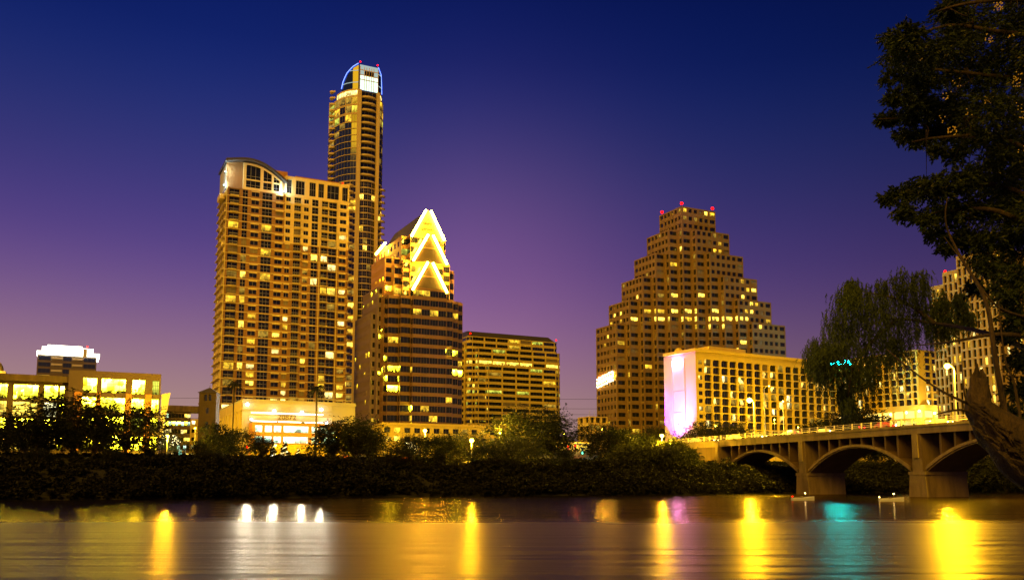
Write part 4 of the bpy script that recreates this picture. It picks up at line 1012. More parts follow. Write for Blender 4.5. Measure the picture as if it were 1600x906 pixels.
# ---- tower with floodlit top, far left
def bright_top():
    Y0 = 520.0; P = (Xat(56, Y0, 60), Y0); F = Frame(P, CD); L = along(P, CD, 149, 60)
    B = Building('dark_office_tower', 'dark glass office tower with a brilliantly lit white stepped top', 'building', P, fr='mullion_dark')
    zt = Zat(553, Y0); r = random.Random(1)
    B.facade(F.xy(0), F.xy(L), 9, zt, 18, [(.02, .22), (.235, .42), (.435, .57), (.585, .76), (.78, .98)], .12, .8, .2, 'brown_metal', 3, 1, lambda i, j: ('blind' if j in (1, 3) else 'lit_dim' if r.random() < .2 else 'glass_blue'))
    for j in ((.235, .42), (.585, .76)):
        for i in range(9, 18): z = 9+(zt-9)/18*i; B.wall.fbox(F, j[0]*L, j[1]*L, -.3, -.01, z+.35*4, z+.62*4, 'stucco_pale', 'ftdlr')
    B.facade(F.xy(0, 24), F.xy(0), 9, zt, 18, (3, .8), .1, .8, .2, 'brown_metal', 1, 1, None); B.facade(F.xy(L), F.xy(L, 24), 9, zt, 18, (3, .8), .1, .8, .2, 'brown_metal', 1, 1, None)
    B.flat(F.xy(L, 24), F.xy(0, 24), 9, zt, 'brown_metal'); B.cap([F.xy(0), F.xy(L), F.xy(L, 24), F.xy(0, 24)], zt, 'roof_dark')
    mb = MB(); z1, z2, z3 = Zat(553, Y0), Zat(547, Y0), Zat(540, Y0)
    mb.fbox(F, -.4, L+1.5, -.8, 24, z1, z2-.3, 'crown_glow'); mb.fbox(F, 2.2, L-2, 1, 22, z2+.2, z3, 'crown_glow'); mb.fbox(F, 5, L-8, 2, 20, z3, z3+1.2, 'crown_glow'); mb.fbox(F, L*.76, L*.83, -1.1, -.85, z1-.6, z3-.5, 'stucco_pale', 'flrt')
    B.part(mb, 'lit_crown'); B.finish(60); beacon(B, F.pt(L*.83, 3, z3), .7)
bright_top()

# ---- golden dome at the left edge
def dome():
    Y0 = 430.0; P = (Xat(-6, Y0, 55), Y0); B = Building('domed_building', 'golden lit domed roof showing over the glass office at the left edge', 'building', P)
    z0 = Zat(579, Y0); F = Frame(P, CD); B.wall.fbox(F, -9, 4, 0, 12, 9, z0, 'stucco_gold')
    B.finish(10); mb = MB(); c = F.pt(-2.4, 6, 0)
    n = 20; prof = [(5.2, z0), (5.2, z0+1.6), (4.9, z0+2.9), (4.0, z0+4.4), (2.6, z0+5.4), (.9, z0+5.9), (.8, z0+7.4), (.05, z0+8.6)]
    for (r0, za), (r1, zb) in zip(prof, prof[1:]):
        for j in range(n):
            t0, t1 = 2*math.pi*j/n, 2*math.pi*(j+1)/n
            mb.poly(((c[0]+r0*math.cos(t0), c[1]+r0*math.sin(t0), za), (c[0]+r0*math.cos(t1), c[1]+r0*math.sin(t1), za), (c[0]+r1*math.cos(t1), c[1]+r1*math.sin(t1), zb), (c[0]+r1*math.cos(t0), c[1]+r1*math.sin(t0), zb)), 'stucco_gold')
    B.part(mb, 'dome', True); point('dome_light', (c[0]+4, c[1]-9, z0+1), (1, .75, .25), 6000, B.root, 1)
dome()

# ---- distant office block with scattered lit rows
def far_office():
    Y0 = 430.0; P = (Xat(252, Y0, 20), Y0); F = Frame(P, CD); L = along(P, CD, 296, 20)
    B = Building('distant_office', 'grey office block with rows of lit windows behind the dark brick bell tower', 'building', P, fr='mullion_dark')
    r = random.Random(9); zt = Zat(643, Y0)
    def lt(i, j):
        x = r.random()
        if i == 5: return r.choice(['lit_cool', 'lit_white', 'lit_office'])
        return r.choice(['lit_pale', 'lit_cool', 'lit_bright']) if x < .42 else None
    B.facade(F.xy(0), F.xy(L), 9, zt, 7, (9, .9), .3, .8, .25, 'concrete', 2, 1, lt); B.flat(F.xy(0, 14), F.xy(0), 9, zt, 'concrete'); B.cap([F.xy(0), F.xy(L), F.xy(L, 14), F.xy(0, 14)], zt, 'roof_dark')
    B.facade(F.xy(2.5, 6), F.xy(L+12, 6), zt, Zat(632, Y0+4), 1, (1, .98), .1, .2, .2, 'concrete', 3, 1, None)
    B.facade(F.xy(L), F.xy(L+12, 0), 9, zt-3, 6, (4, .5), .3, .75, .3, 'stucco_gold', 1, 1, lt); B.cap([F.xy(L), F.xy(L+12), F.xy(L+12, 12), F.xy(L, 12)], zt-3, 'roof_dark')
    B.cap([F.xy(2.5, 6), F.xy(L+12, 6), F.xy(L+12, 14), F.xy(2.5, 14)], Zat(632, Y0+4), 'roof_dark')
    B.finish(50)
far_office()

# ---- brick bell tower
def bell_tower():
    Y0 = 226.0; P = (Xat(310, Y0, 20), Y0); B = Building('bell_tower', 'slim dark brick bell tower with twin arched openings under a small hipped roof', 'bell tower', P, fr='mullion_dark')
    e, d = rotdirs(R(6)); F = Frame(P, e); w = 4.25; zt = Zat(613, Y0)
    zo = Zat(625, Y0)
    B.facade(F.xy(0), F.xy(w), zo-.6, zt, 1, [(.30, .47), (.55, .72)], .2, .82, .5, 'brick_tower', 1, 1, None, rnd_corner=.34)
    B.flat(F.xy(0), F.xy(w), zo-1, zo-.6, 'brick_tower'); B.wall.fbox(F, -.12, w+.12, -.12, -.01, zo-1.1, zo-.7, 'brick_tower')
    B.facade(F.xy(0), F.xy(w), 8, zo-1, 4, [(.42, .58)], .35, .75, .3, 'brick_tower', 1, 1, None)
    B.flat(F.xy(0, w), F.xy(0), 8, zt, 'brick_tower'); B.flat(F.xy(w), F.xy(w, w), 8, zt, 'brick_tower'); B.flat(F.xy(w, w), F.xy(0, w), 8, zt, 'brick_tower')
    B.finish(20); mb = MB(); o = .35; q = [F.pt(-o, -o, zt), F.pt(w+o, -o, zt), F.pt(w+o, w+o, zt), F.pt(-o, w+o, zt)]; ap = F.pt(w/2, w/2, zt+1.5)
    for i in range(4): mb.poly((q[i], q[(i+1) % 4], ap), 'roof_dark')
    mb.poly(q[::-1], 'roof_dark'); mb.tube([ap, (ap[0], ap[1], ap[2]+.5)], .08, 'roof_dark', 5); B.part(mb, 'roof')
bell_tower()

# ================================================================ bridge
def bridge():
    # the axis runs from the north end towards the near bank; u along the axis, w to the east (away from the camera)
    P = BP0; e = (bdir[0], bdir[1]); F = Frame(P, e)          # Frame.n = (-e1, e0) points east
    root = thing('arch_bridge', 'concrete road bridge on open spandrel arches with a pipe railing over the river', 'bridge', (P[0], P[1], 0)); B = type('x', (), {})()
    def part(mb, name, smooth_=False):
        mb.v = [(a-P[0], b_-P[1], c) for a, b_, c in mb.v]; return mb.build(name, root, smooth_)
    LEN = 178; Wd = 8.6; zt = 13.0; zs = 4.6; piers = [19, 52.6, 86.0, 119.6, 153]
    mb = MB()
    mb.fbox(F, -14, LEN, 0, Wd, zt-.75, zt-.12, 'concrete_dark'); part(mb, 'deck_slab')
    mb = MB(); mb.fbox(F, -14, LEN, -.55, -.01, zt-1.55, zt+.02, 'concrete'); mb.fbox(F, -14, LEN, Wd+.01, Wd+.5, zt-1.55, zt+.02, 'concrete'); mb.fbox(F, -14, LEN, -.8, -.56, zt-.32, zt+.12, 'concrete'); part(mb, 'fascia_beam')
    mb = MB(); mb.poly((F.pt(-60, 1.2, zt-.10), F.pt(LEN, 1.2, zt-.10), F.pt(LEN, Wd-1.2, zt-.10), F.pt(-60, Wd-1.2, zt-.10)), 'asphalt'); part(mb, 'roadway')
    mb = MB(); mb.fbox(F, -14, LEN, 0, 1.2, zt-.118, zt+.03, 'paving', 'fbt'); mb.fbox(F, -14, LEN, Wd-1.2, Wd, zt-.118, zt+.03, 'paving', 'fbt'); part(mb, 'sidewalk')
    for w in (-.35, Wd+.1):
        mb = MB()
        for z in (.48, .82, 1.18): mb.fbox(F, -14, LEN, w-.04, w+.04, zt+z-.035, zt+z+.035, 'stucco_pale')
        rail = part(mb, 'railing'); rail0 = rail if w < 0 else rail0
    post = MB(); G = Frame((0, 0), e); post.fbox(G, -.11, .11, -.11, .11, 0, 1.25, 'stucco_pale'); post.fbox(G, -.15, .15, -.15, .15, 0, .12, 'stucco_pale', 'fblrt'); pm = post.mesh('railing_post')
    for i in range(70):
        x = F.pt(-12+i*2.7, -.35, zt+.03); link('railing_post', pm, rail0, (x[0]-P[0], x[1]-P[1], x[2]))
    # piers
    for s in piers:
        mb = MB(); t0, t1 = 2.0, 1.6
        def prism(hu, w0, w1, z0, z1, hu2=None, k='concrete'):
            hu2 = hu2 or hu
            lo = [F.pt(s-hu, w0, z0), F.pt(s+hu, w0, z0), F.pt(s+hu, w1, z0), F.pt(s-hu, w1, z0)]; hi = [F.pt(s-hu2, w0, z1), F.pt(s+hu2, w0, z1), F.pt(s+hu2, w1, z1), F.pt(s-hu2, w1, z1)]
            for i in range(4): j = (i+1) % 4; mb.poly((lo[i], lo[j], hi[j], hi[i]), k)
            mb.poly(hi, k)
        prism(2.35, -.5, Wd+.5, -1.5, zs-.6, 1.9); prism(2.1, -.6, Wd+.6, zs-.6, zs, 2.1)
        prism(1.25, -.35, Wd+.35, zs, zt-.76, 1.05); pr_ = part(mb, 'pier')
        mb = MB(); mb.fbox(F, s-.7, s+.7, -.75, -.36, zs+2.5, zt-1.56, 'concrete', 'flrtd'); part(mb, 'pilaster').parent = pr_
    # arches: curved ribs springing from the piers, with cross walls above
    def arch(sa, sb):
        n = 28; mb = MB(); rise = 5.0; z0 = zs-.1
        f = lambda t: z0+rise*(1-(2*t-1)**2)
        th = lambda t: .55+.35*abs(2*t-1)
        pts = [(sa+(sb-sa)*i/n, f(i/n), th(i/n)) for i in range(n+1)]
        for (u0, a0, h0), (u1, a1, h1) in zip(pts, pts[1:]):
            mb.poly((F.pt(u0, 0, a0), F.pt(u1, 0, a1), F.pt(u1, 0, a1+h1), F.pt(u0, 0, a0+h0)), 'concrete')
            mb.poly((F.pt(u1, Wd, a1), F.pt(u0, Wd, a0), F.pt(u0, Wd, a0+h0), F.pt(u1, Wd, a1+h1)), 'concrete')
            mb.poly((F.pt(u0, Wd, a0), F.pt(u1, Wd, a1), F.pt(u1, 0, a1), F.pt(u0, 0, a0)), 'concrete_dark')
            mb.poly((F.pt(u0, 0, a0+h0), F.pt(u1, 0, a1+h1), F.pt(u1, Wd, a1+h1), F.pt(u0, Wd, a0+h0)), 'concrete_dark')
        ab = part(mb, 'arch_barrel')
        mb = MB()
        for (u0, a0, h0), (u1, a1, h1) in zip(pts, pts[1:]):   # raised edge rib
            mb.poly((F.pt(u0, -.28, a0+h0*.35), F.pt(u1, -.28, a1+h1*.35), F.pt(u1, -.28, a1+h1*1.15), F.pt(u0, -.28, a0+h0*1.15)), 'concrete')
            mb.poly((F.pt(u0, -.28, a0+h0*1.15), F.pt(u1, -.28, a1+h1*1.15), F.pt(u1, .02, a1+h1*1.15), F.pt(u0, .02, a0+h0*1.15)), 'concrete')
            mb.poly((F.pt(u0, 0, a0+h0*.35), F.pt(u1, 0, a1+h1*.35), F.pt(u1, -.28, a1+h1*.35), F.pt(u0, -.28, a0+h0*.35)), 'concrete')
        part(mb, 'arch_rib').parent = ab
        for i in range(1, 9):
            u = sa+(sb-sa)*i/9.0; t = i/9.0; zz = f(t)+th(t)
            if zz > zt-1.9: continue
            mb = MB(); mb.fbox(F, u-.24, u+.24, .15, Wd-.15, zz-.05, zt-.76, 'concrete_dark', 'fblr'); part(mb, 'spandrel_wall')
    spans = [(piers[i]+1.9, piers[i+1]-1.9) for i in range(len(piers)-1)]
    for a, b_ in spans: arch(a, b_)
    # abutment at the north end
    mb = MB(); mb.fbox(F, -14, 5, -.55, Wd+.5, 0, zt-1.56, 'concrete'); mb.fbox(F, 5, 19, .2, Wd-.2, 7.5, zt-1.56, 'concrete_dark'); mb.fbox(F, -3.5, -1.5, -1.1, -.56, 4, zt+1.3, 'concrete'); part(mb, 'abutment')
    return F, zt
BF, BZ = bridge()

# ================================================================ lamps, signals, cars, boats
def lamp_post(loc, h, arm, az, label, group=None, kind='lamp_sodium', energy=9000, col=(1, .62, .015), r=.32, lr=.3):
    root = thing('street_lamp', label, 'street lamp', loc, group)
    mb = MB(); mb.tube([(0, 0, 0), (0, 0, .5), (0, 0, h)], [.20, .13, .08], 'steel', 8); mb.build('pole', root)
    ca, sa = math.cos(az), math.sin(az); hx = (0, 0, h)
    if arm: 
        mb = MB(); mb.tube([(0, 0, h-.1), (ca*arm*.4, sa*arm*.4, h+.55), (ca*arm, sa*arm, h+.8)], .06, 'steel', 6); mb.build('arm', root); hx = (ca*arm, sa*arm, h+.72)
    mb = MB(); mb.ball((hx[0], hx[1], hx[2]+r*.45), r*.8, 'steel_dark', 10, 6, .4); head = mb.build('lamp_head', root)
    mb = MB(); mb.ball((hx[0], hx[1], hx[2]-r*.55), r, kind, 10, 6, .9); mb.build('bulb', head)
    if energy:
        l = point('lamp_light', (0, 0, 0), col, energy, None, lr); l.parent = root; l.location = (hx[0], hx[1], hx[2]-.7-r)
    return root
camside = math.atan2(-bdir[0], bdir[1]) # toward the west side of the bridge
wdir = math.atan2(BF.n[1], BF.n[0])
def on_bridge(px, w=.6):  # distance along the axis for a picture column
    return along(BF.xy(0, w), BF.e, px, BZ+1)
for px, w, h, arm, kind, en, lab, rr in ((1179, .35, 8.6, 1.2, 'lamp_sodium', 70000, 'brightest yellow street lamp standing on the bridge before the hotel', .62),
                                   (1196, -.2, 11.3, 1.4, 'lamp_warm', 300, 'tall grey street lamp with a dim head beside the brightest bridge lamp', .16),
                                   (1225, 8.0, 9.0, 0, 'lamp_warm', 300, 'thick lamp post with no arm on the far side of the bridge', .2),
                                   (1495, .35, 9.4, 1.5, 'lamp_sodium', 70000, 'yellow street lamp on the bridge beside the leaning tree trunk', .5)):
    s = on_bridge(px, w); p = BF.pt(s, w, BZ+.03); lamp_post(p, h, arm, wdir+math.pi-.0 if px != 1196 else wdir, lab, 'street lamps on the bridge', kind, en, r=rr)
# lamps along the riverside street, seen through the trees
street = [(525, 681, 212, 'between the floodlit garage and the arcade building', .55, 6000), (577, 681, 280, 'at the left corner of the arcade building', .3, 2500), (664, 671, 225, 'in front of the arcade building windows', .55, 5000),
          (737, 686, 205, 'shining into the tree right of the arcade building', .6, 6000), (781, 675, 222, 'at the right end of the arcade building', .32, 3000), (881, 678, 330, 'right of the tree before the banded block', .3, 2500),
          (941, 670, 300, 'pale and small, left of the bridge end', .2, 1200), (1034, 679, 226, 'glowing yellow beside the bridge abutment', .6, 6000), (1247, 667, 300, 'small and low behind the bridge railing', .22, 2000),
          (150, 694, 225, 'hidden low among the left trees', .4, 5000), (213, 684, 232, 'orange, under the glass office corner', .5, 5000), (262, 680, 195, 'low, before the distant office', .4, 4000), (305, 668, 205, 'small, left of the bell tower', .25, 25), (30, 690, 222, 'at the far left under the glass office', .4, 5000), (430, 705, 240, 'low, under the terracotta front', .35, 4000),
          (1385, 690, 300, 'in the low street beyond the bridge', .3, 3000), (1210, 655, 330, 'beside the hotel drive', .25, 2500)]
for px, py, y, lab, rr, en in street:
    x, yy, z = W(px, py, y); gz = ground_z(x, yy); h = max(3.5, z-gz)
    lamp_post((x, yy, gz), h, 0, 0, 'sodium street lamp '+lab, 'sodium street lamps along the riverside street', 'lamp_sodium', en*(9 if y > 227 else 14), r=rr*(1 if y > 227 else .8))

def traffic_signal(px, py, y, lab, kind='lamp_red'):
    x, yy, z = W(px, py, y); gz = ground_z(x, yy)
    root = thing('traffic_signal', lab, 'traffic signal', (x, yy, gz), 'traffic signals at the bridge junction'); h = z-gz
    mb = MB(); mb.tube([(1.2, .5, 0), (1.2, .5, h+1.0)], .12, 'steel_dark', 6); mb.tube([(1.2, .5, h+.9), (-.4, .4, h+.9)], .07, 'steel_dark', 5); mb.build('pole', root)
    mb = MB(); K = Frame((0, 0), (1, 0)); mb.fbox(K, -.35, .35, .1, .5, h-1.1, h+1.0, 'steel_dark'); hs = mb.build('housing', root)
    mb = MB(); mb.ball((0, .05, h+(.6 if kind == 'lamp_red' else -.6)), .30, kind); mb.build('signal_lamp', hs)
    point('signal_light', (x, yy-1, z), (1, .05, .05) if kind == 'lamp_red' else (.2, 1, .8), 500, None, .3)
traffic_signal(872, 699, 290, 'red traffic signal furthest left in the gap under the office block'); traffic_signal(888, 700, 285, 'red traffic signal in the middle of the gap between the blocks')
traffic_signal(899, 699, 280, 'red traffic signal close beside the green one'); traffic_signal(910, 704, 270, 'green traffic signal at the right of the gap between the blocks', 'signal_green')
traffic_signal(386, 702, 226, 'red traffic signal low before the floodlit garage')
traffic_signal(281, 709, 215, 'green traffic signal low left of the bell tower', 'signal_green')
# glowing canopy put in for the bright street view in the gap
x, y_, z = W(896, 692, 300); gz = ground_z(x, y_); root = thing('lit_canopy', 'lit canopy roof standing for the bright street in the gap between the office blocks', 'shelter', (x, y_, gz)); K = Frame((0, 0), CD)
mb = MB(); mb.fbox(K, -6.5, 6.5, -1.5, 1.5, z-gz, z-gz+.35, 'stucco_gold'); mb.build('roof', root); mb = MB(); mb.fbox(K, -6, 6, -1.3, 1.3, z-gz-.1, z-gz-.02, 'ceiling_glow', 'ftdlr'); mb.build('light_strip', root)
for u in (-6, 0, 6): mb = MB(); mb.tube([K.pt(u, 0, 0), K.pt(u, 0, z-gz-.1)], .12, 'steel', 6); mb.build('post', root)
mb = MB(); mb.fbox(K, -6, 6, 1.2, 1.3, .2, 2.4, 'panel_glow_yellow', 'fblrt'); mb.build('back_panel', root)
point('canopy_light', (x, y_-3, z-1), (1, .6, .1), 2500, None, .5)

def make_car(paint, lab, group, front=True):
    root = thing('car', lab, 'car', (0, 0, 0), group)
    prof = [(-2.2, .35), (-2.2, .85), (-1.9, .95), (-1.0, 1.0), (-.35, 1.42), (1.15, 1.42), (1.8, 1.0), (2.15, .95), (2.2, .4)]
    hw = lambda z: .86 if z < 1.05 else .66
    mb = MB(); n = len(prof)
    for i in range(n):
        (x0, z0), (x1, z1) = prof[i], prof[(i+1) % n]; mb.poly(((x0, -hw(z0), z0), (x0, hw(z0), z0), (x1, hw(z1), z1), (x1, -hw(z1), z1)), paint)
    low = [p for p in prof]; 
    for s in (-1, 1): mb.poly([(x, s*hw(z), z) for x, z in (low if s > 0 else low[::-1])], paint)
    mb.build('body', root)
    mb = MB()
    for s in (-1, 1): mb.poly([(-.85, s*.80, 1.03), (-.3, s*.69, 1.36), (1.1, s*.69, 1.36), (1.65, s*.80, 1.03)][::s], 'glass_dark')
    mb.build('side_window', root)
    for x in (-1.35, 1.35):
        for s in (-1, 1):
            mb = MB(); mb.tube([(x, s*.70, .33), (x, s*.9, .33)], .33, 'rubber', 12); w = mb.build('wheel', root)
    for s in (-1, 1):
        mb = MB(); mb.ball((-2.18, s*.6, .72), .15, 'head_light'); mb.build('headlight', root)
        mb = MB(); mb.ball((2.18, s*.62, .82), .13, 'tail_light'); mb.build('tail_light', root)
    return root
kids = {}
def copy_thing(src, loc, rz, label):
    r_ = src.copy(); COL.objects.link(r_); r_.location = loc; r_.rotation_euler = (0, 0, rz); r_['label'] = label
    for ch in src.children: c = ch.copy(); COL.objects.link(c); c.parent = r_
    return r_
protos = {k: make_car(k, 'car', 'cars on the bridge and the street') for k in ('paint_silver', 'paint_black', 'paint_red', 'paint_blue', 'paint_white')}
bang = math.atan2(bdir[1], bdir[0]); used = set()
def put_car(k, loc, rz, label):
    if k not in used: used.add(k); c = protos[k]; c.location = loc; c.rotation_euler = (0, 0, rz); c['label'] = label; return c
    return copy_thing(protos[k], loc, rz, label)
carspecs = [(1085, 'paint_silver', 'silver car just past the left end of the bridge railing'), (1112, 'paint_black', 'black car on the bridge, second from its left end'), (1146, 'paint_white', 'white car on the bridge left of the brightest lamp'), (1186, 'paint_blue', 'blue car on the bridge beneath the brightest lamp'),
            (1236, 'paint_silver', 'silver car on the bridge right of the thick lamp post'), (1290, 'paint_white', 'white car over the middle arch of the bridge'), (1335, 'paint_black', 'black car on the bridge behind the dark round tree'), (1383, 'paint_red', 'red car with glowing tail lights on the bridge'), (1425, 'paint_silver', 'silver car on the bridge under the lit parking decks'), (1470, 'paint_white', 'white car on the bridge near the right lamp')]
for i, (px, k, lab) in enumerate(carspecs):
    w = 2.6 if i % 2 == 0 or k == 'paint_red' else 5.8; s = on_bridge(px, w); away = k == 'paint_red' or w > 4
    put_car(k, BF.pt(s, w, BZ-.095), bang+(math.pi if not (away) else 0)+math.pi, lab)
sang = A
for i, (px, k, lab) in enumerate(((548, 'paint_red', 'red car on the street below the floodlit garage'), (566, 'paint_silver', 'silver car on the street left of the dark tree pair'), (590, 'paint_black', 'black car before the left corner of the arcade building'), (612, 'paint_white', 'white car before the arches of the arcade building'), (630, 'paint_red', 'red car half behind the bright leafy tree'), (965, 'paint_white', 'white car on the street left of the bridge end'), (990, 'paint_silver', 'silver car on the street under the dark trees near the bridge'), (232, 'paint_blue', 'blue car on the street under the glass office corner'), (430, 'paint_black', 'black car before the terracotta front'), (455, 'paint_white', 'white car before the terracotta front, right of the black one'))):
    w = 4 if i % 2 else 9; u = along(RF.xy(0, w), CD, px, 8); p = RF.pt(u, w, 7.34); put_car(k, p, sang+(0 if i % 3 else math.pi), lab)

# boats with lamps
def boat(px, y, lab, ln, canopy, lampk, rz):
    x = Xat(px, y, 0); root = thing('boat', lab, 'boat', (x, y, 0), rz=rz)
    mb = MB(); n = 10; pr = []
    for i in range(n+1):
        t_ = i/n; u = -ln/2+ln*t_; hwid = ln*.15*(1-max(0, t_-.55)**2*4.4)*(.85+.15*min(1, t_*4)); hwid = max(.03, hwid); zz = .42+.22*t_**2; pr.append((u, hwid, zz))
    for (u0, h0, z0), (u1, h1, z1) in zip(pr, pr[1:]):
        for s in (-1, 1):
            q = ((u0, s*h0*.75, -.1), (u1, s*h1*.6, -.1), (u1, s*h1, z1), (u0, s*h0, z0)); mb.poly(q if s < 0 else q[::-1], 'paint_white')
        mb.poly(((u0, -h0*.9, z0-.12), (u1, -h1*.9, z1-.12), (u1, h1*.9, z1-.12), (u0, h0*.9, z0-.12)), 'brown_metal')
    u, h_, z_ = pr[0]; mb.poly(((u, h_*.75, -.1), (u, -h_*.75, -.1), (u, -h_, z_), (u, h_, z_)), 'paint_white'); mb.build('hull', root)
    mb = MB(); K = Frame((0, 0), (1, 0)); mb.fbox(K, -ln*.1, 0, -ln*.1, ln*.1, .35, .62, 'brown_metal'); mb.build('seat', root)
    if canopy:
        mb = MB(); mb.fbox(K, -ln*.42, ln*.22, -ln*.14, ln*.14, 1.5, 1.57, 'paint_white'); mb.build('canopy', root)
        for a_ in (-.4, .2):
            for s in (-1, 1): mb = MB(); mb.tube([(ln*a_, s*ln*.12, .4), (ln*a_, s*ln*.12, 1.5)], .03, 'steel', 5); mb.build('canopy_pole', root)
    mb = MB(); mb.ball((ln*.1, 0, 1.4 if canopy else 1.1), .10, 'lamp_warm'); 
    if not canopy: mb.tube([(ln*.1, 0, .4), (ln*.1, 0, 1.0)], .025, 'steel', 5)
    mb.build('lantern', root)
    mb = MB(); mb.ball((-ln*.48, 0, .62), .09, lampk); mb.build('stern_lamp', root)
    l = point('lantern_light', (0, 0, 0), (1, .75, .4), 14, None, .1); l.parent = root; l.location = (ln*.1, 0, 1.2)
boat(1393, 129, 'small white open boat on the water before the right bridge pier', 3.4, False, 'lamp_warm', R(-8))
boat(1255, 135, 'small open rowing boat with a red stern lamp before the middle bridge pier', 3.4, False, 'lamp_red', R(4))

# cables across the gaps between the towers
for i, (h, y) in enumerate(((53.5, 560), (47.5, 560), (44, 562), (41, 561))):
    mb = MB(); pts = [(-290+i_*16, y, h+((i_-25)/25)**2*1.2) for i_ in range(51)]; mb.tube(pts, .09, 'steel_dark', 4)
    tag(mb.build('power_line'), ('highest', 'second highest', 'third highest', 'lowest')[i]+' of the thin power lines crossing the sky gaps behind the towers', 'power line', 'power lines behind the towers')

# ================================================================ trees
def quads(name, c, e1, e2, k):
    """rhombic leaf sprays: arrays (n, 3)"""
    n = len(c); v = np.empty((n, 4, 3), np.float32); v[:, 0] = c-e1; v[:, 1] = c-e2*.8; v[:, 2] = c+e1; v[:, 3] = c+e2
    me = bpy.data.meshes.new(name); me.vertices.add(n*4); me.vertices.foreach_set('co', v.reshape(-1)); me.loops.add(n*4); me.loops.foreach_set('vertex_index', np.arange(n*4, dtype=np.int32))
    me.polygons.add(n); me.polygons.foreach_set('loop_start', np.arange(0, n*4, 4, dtype=np.int32)); me.polygons.foreach_set('loop_total', np.full(n, 4, np.int32))
    me.materials.append(MATS[k]); me.update(calc_edges=True); return me
def rdirs(g, n): v = g.normal(size=(n, 3)); return v/np.linalg.norm(v, axis=1)[:, None]
def leaves_at(g, centers, radii, per, size, asp=.5, flat=1.0, droop=0):
    C, E1, E2 = [], [], []
    for c, r in zip(centers, radii):
        n = max(4, int(per*r*r)); p = g.normal(size=(n, 3)); p /= np.linalg.norm(p, axis=1)[:, None]; p *= (g.random((n, 1))**.45)*r; p[:, 2] *= flat
        # tufts: pull the leaves towards a few twig ends so that gaps remain
        k = max(3, n//14); tips = p[g.integers(0, n, k)]; near = tips[g.integers(0, k, n)]; p = near+(p-near)*g.uniform(.1, .42, (n, 1))
        d1 = rdirs(g, n); d1[:, 2] = d1[:, 2]*.6-droop; d1 /= np.linalg.norm(d1, axis=1)[:, None]
        d2 = np.cross(d1, rdirs(g, n)); d2 /= np.linalg.norm(d2, axis=1)[:, None]+1e-6; s = size*g.uniform(.5, 1.25, (n, 1))
        C.append(p+np.array(c)); E1.append(d1*s); E2.append(d2*s*asp)
    return np.vstack(C), np.vstack(E1), np.vstack(E2)
def sprays_at(g, centers, radii, twigs, leaves, tl_, size, asp=.35, out=1.0, droop=.3, spread=.35, sig=.5):
    """leafy twigs: each blob sends out short twigs with leaves along both sides"""
    C, E1, E2 = [], [], []
    for c, r in zip(centers, radii):
        k = max(3, int(twigs)); st = g.normal(size=(k, 3))*r*sig; st[:, 2] *= .7
        d = st/(np.linalg.norm(st, axis=1)[:, None]+1e-6)*out+g.normal(size=(k, 3))*.45; d[:, 2] -= droop; d /= np.linalg.norm(d, axis=1)[:, None]
        L = tl_*r*g.uniform(.5, 1.3, (k, 1)); side = np.cross(d, (0, 0, 1.0)); side /= np.linalg.norm(side, axis=1)[:, None]+1e-6; up = np.cross(side, d)
        t_ = np.tile(np.linspace(0, 1, leaves), (k, 1)); sg = np.where(np.arange(leaves) % 2 == 0, 1, -1)
        for j in range(leaves):
            tt = t_[:, j:j+1]; wd_ = (side*sg[j]+up*g.normal(0, .5, (k, 1)))*spread*L*(1.05-tt)*g.uniform(.2, 1, (k, 1))
            p = st+d*L*tt+wd_*.5; p[:, 2] -= (tt[:, 0]**2)*L[:, 0]*droop*.8
            l = wd_/(np.linalg.norm(wd_, axis=1)[:, None]+1e-6)+d*.9+g.normal(0, .25, (k, 3)); l[:, 2] -= droop*.4; l /= np.linalg.norm(l, axis=1)[:, None]
            w2 = np.cross(l, rdirs(g, k)); w2 /= np.linalg.norm(w2, axis=1)[:, None]+1e-6; s = size*g.uniform(.6, 1.3, (k, 1))
            C.append(p+np.array(c)); E1.append(l*s); E2.append(w2*s*asp)
    return np.vstack(C), np.vstack(E1), np.vstack(E2)
def tree_proto(seed, H, CR, leaf, label, shape='round', size=.30, per=210, name='tree', barkk='bark_dark', cat='tree'):
    g = np.random.default_rng(seed); r = random.Random(seed)
    root = thing(name, label, cat, (0, 0, 0))
    mb = MB(); th = H*(.15 if H > 8 else .22)
    mb.tube([(0, 0, -.6), (.05*H*r.uniform(-1, 1)*.4, 0, th*.6), (0, 0, th)], [H*.034, H*.024, H*.02], barkk, 8)
    cs, rs = [], []
    nb = 13
    for i in range(nb):
        an = i*2.4+r.uniform(-.5, .5); f = (i+.5)/nb; rad = CR*(1-.5*abs(f*2-.8))*r.uniform(.5, 1.15); z = th+(H-th)*(.12+.80*f)
        if shape == 'cone': rad = CR*(1-f)*.95; z = H*.12+(H*.9)*f
        end = (math.cos(an)*rad, math.sin(an)*rad, z)
        mb.tube([(0, 0, th*.9 if shape != 'cone' else z*.8), (end[0]*.5, end[1]*.5, (th+z)*.52), end], [H*.015, H*.009, H*.003], barkk, 5, False)
        for q in range(4):
            cr = CR*r.uniform(.24, .46)*(1 if shape != 'cone' else (1.15-f)); cs.append((end[0]+r.gauss(0, CR*.16), end[1]+r.gauss(0, CR*.16), end[2]+r.gauss(0, H*.05))); rs.append(cr)
    mb.build('trunk', root, True)
    C, E1, E2 = sprays_at(g, cs, rs, 26 if per < 240 else 40, 9, .75, size*.62, .5, 1.0, .12, .5)
    link('crown', quads('crown', C, E1, E2, leaf), root)
    return root
tproto = [tree_proto(41, 10, 4.4, 'leaf_bank', 't'), tree_proto(42, 10, 5.0, 'leaf_bank', 't'), tree_proto(43, 10, 3.6, 'leaf_bank', 't'), tree_proto(44, 7, 4.6, 'leaf_olive', 't', size=.24), tree_proto(45, 10, 2.6, 'leaf_brush', 't', 'cone')]
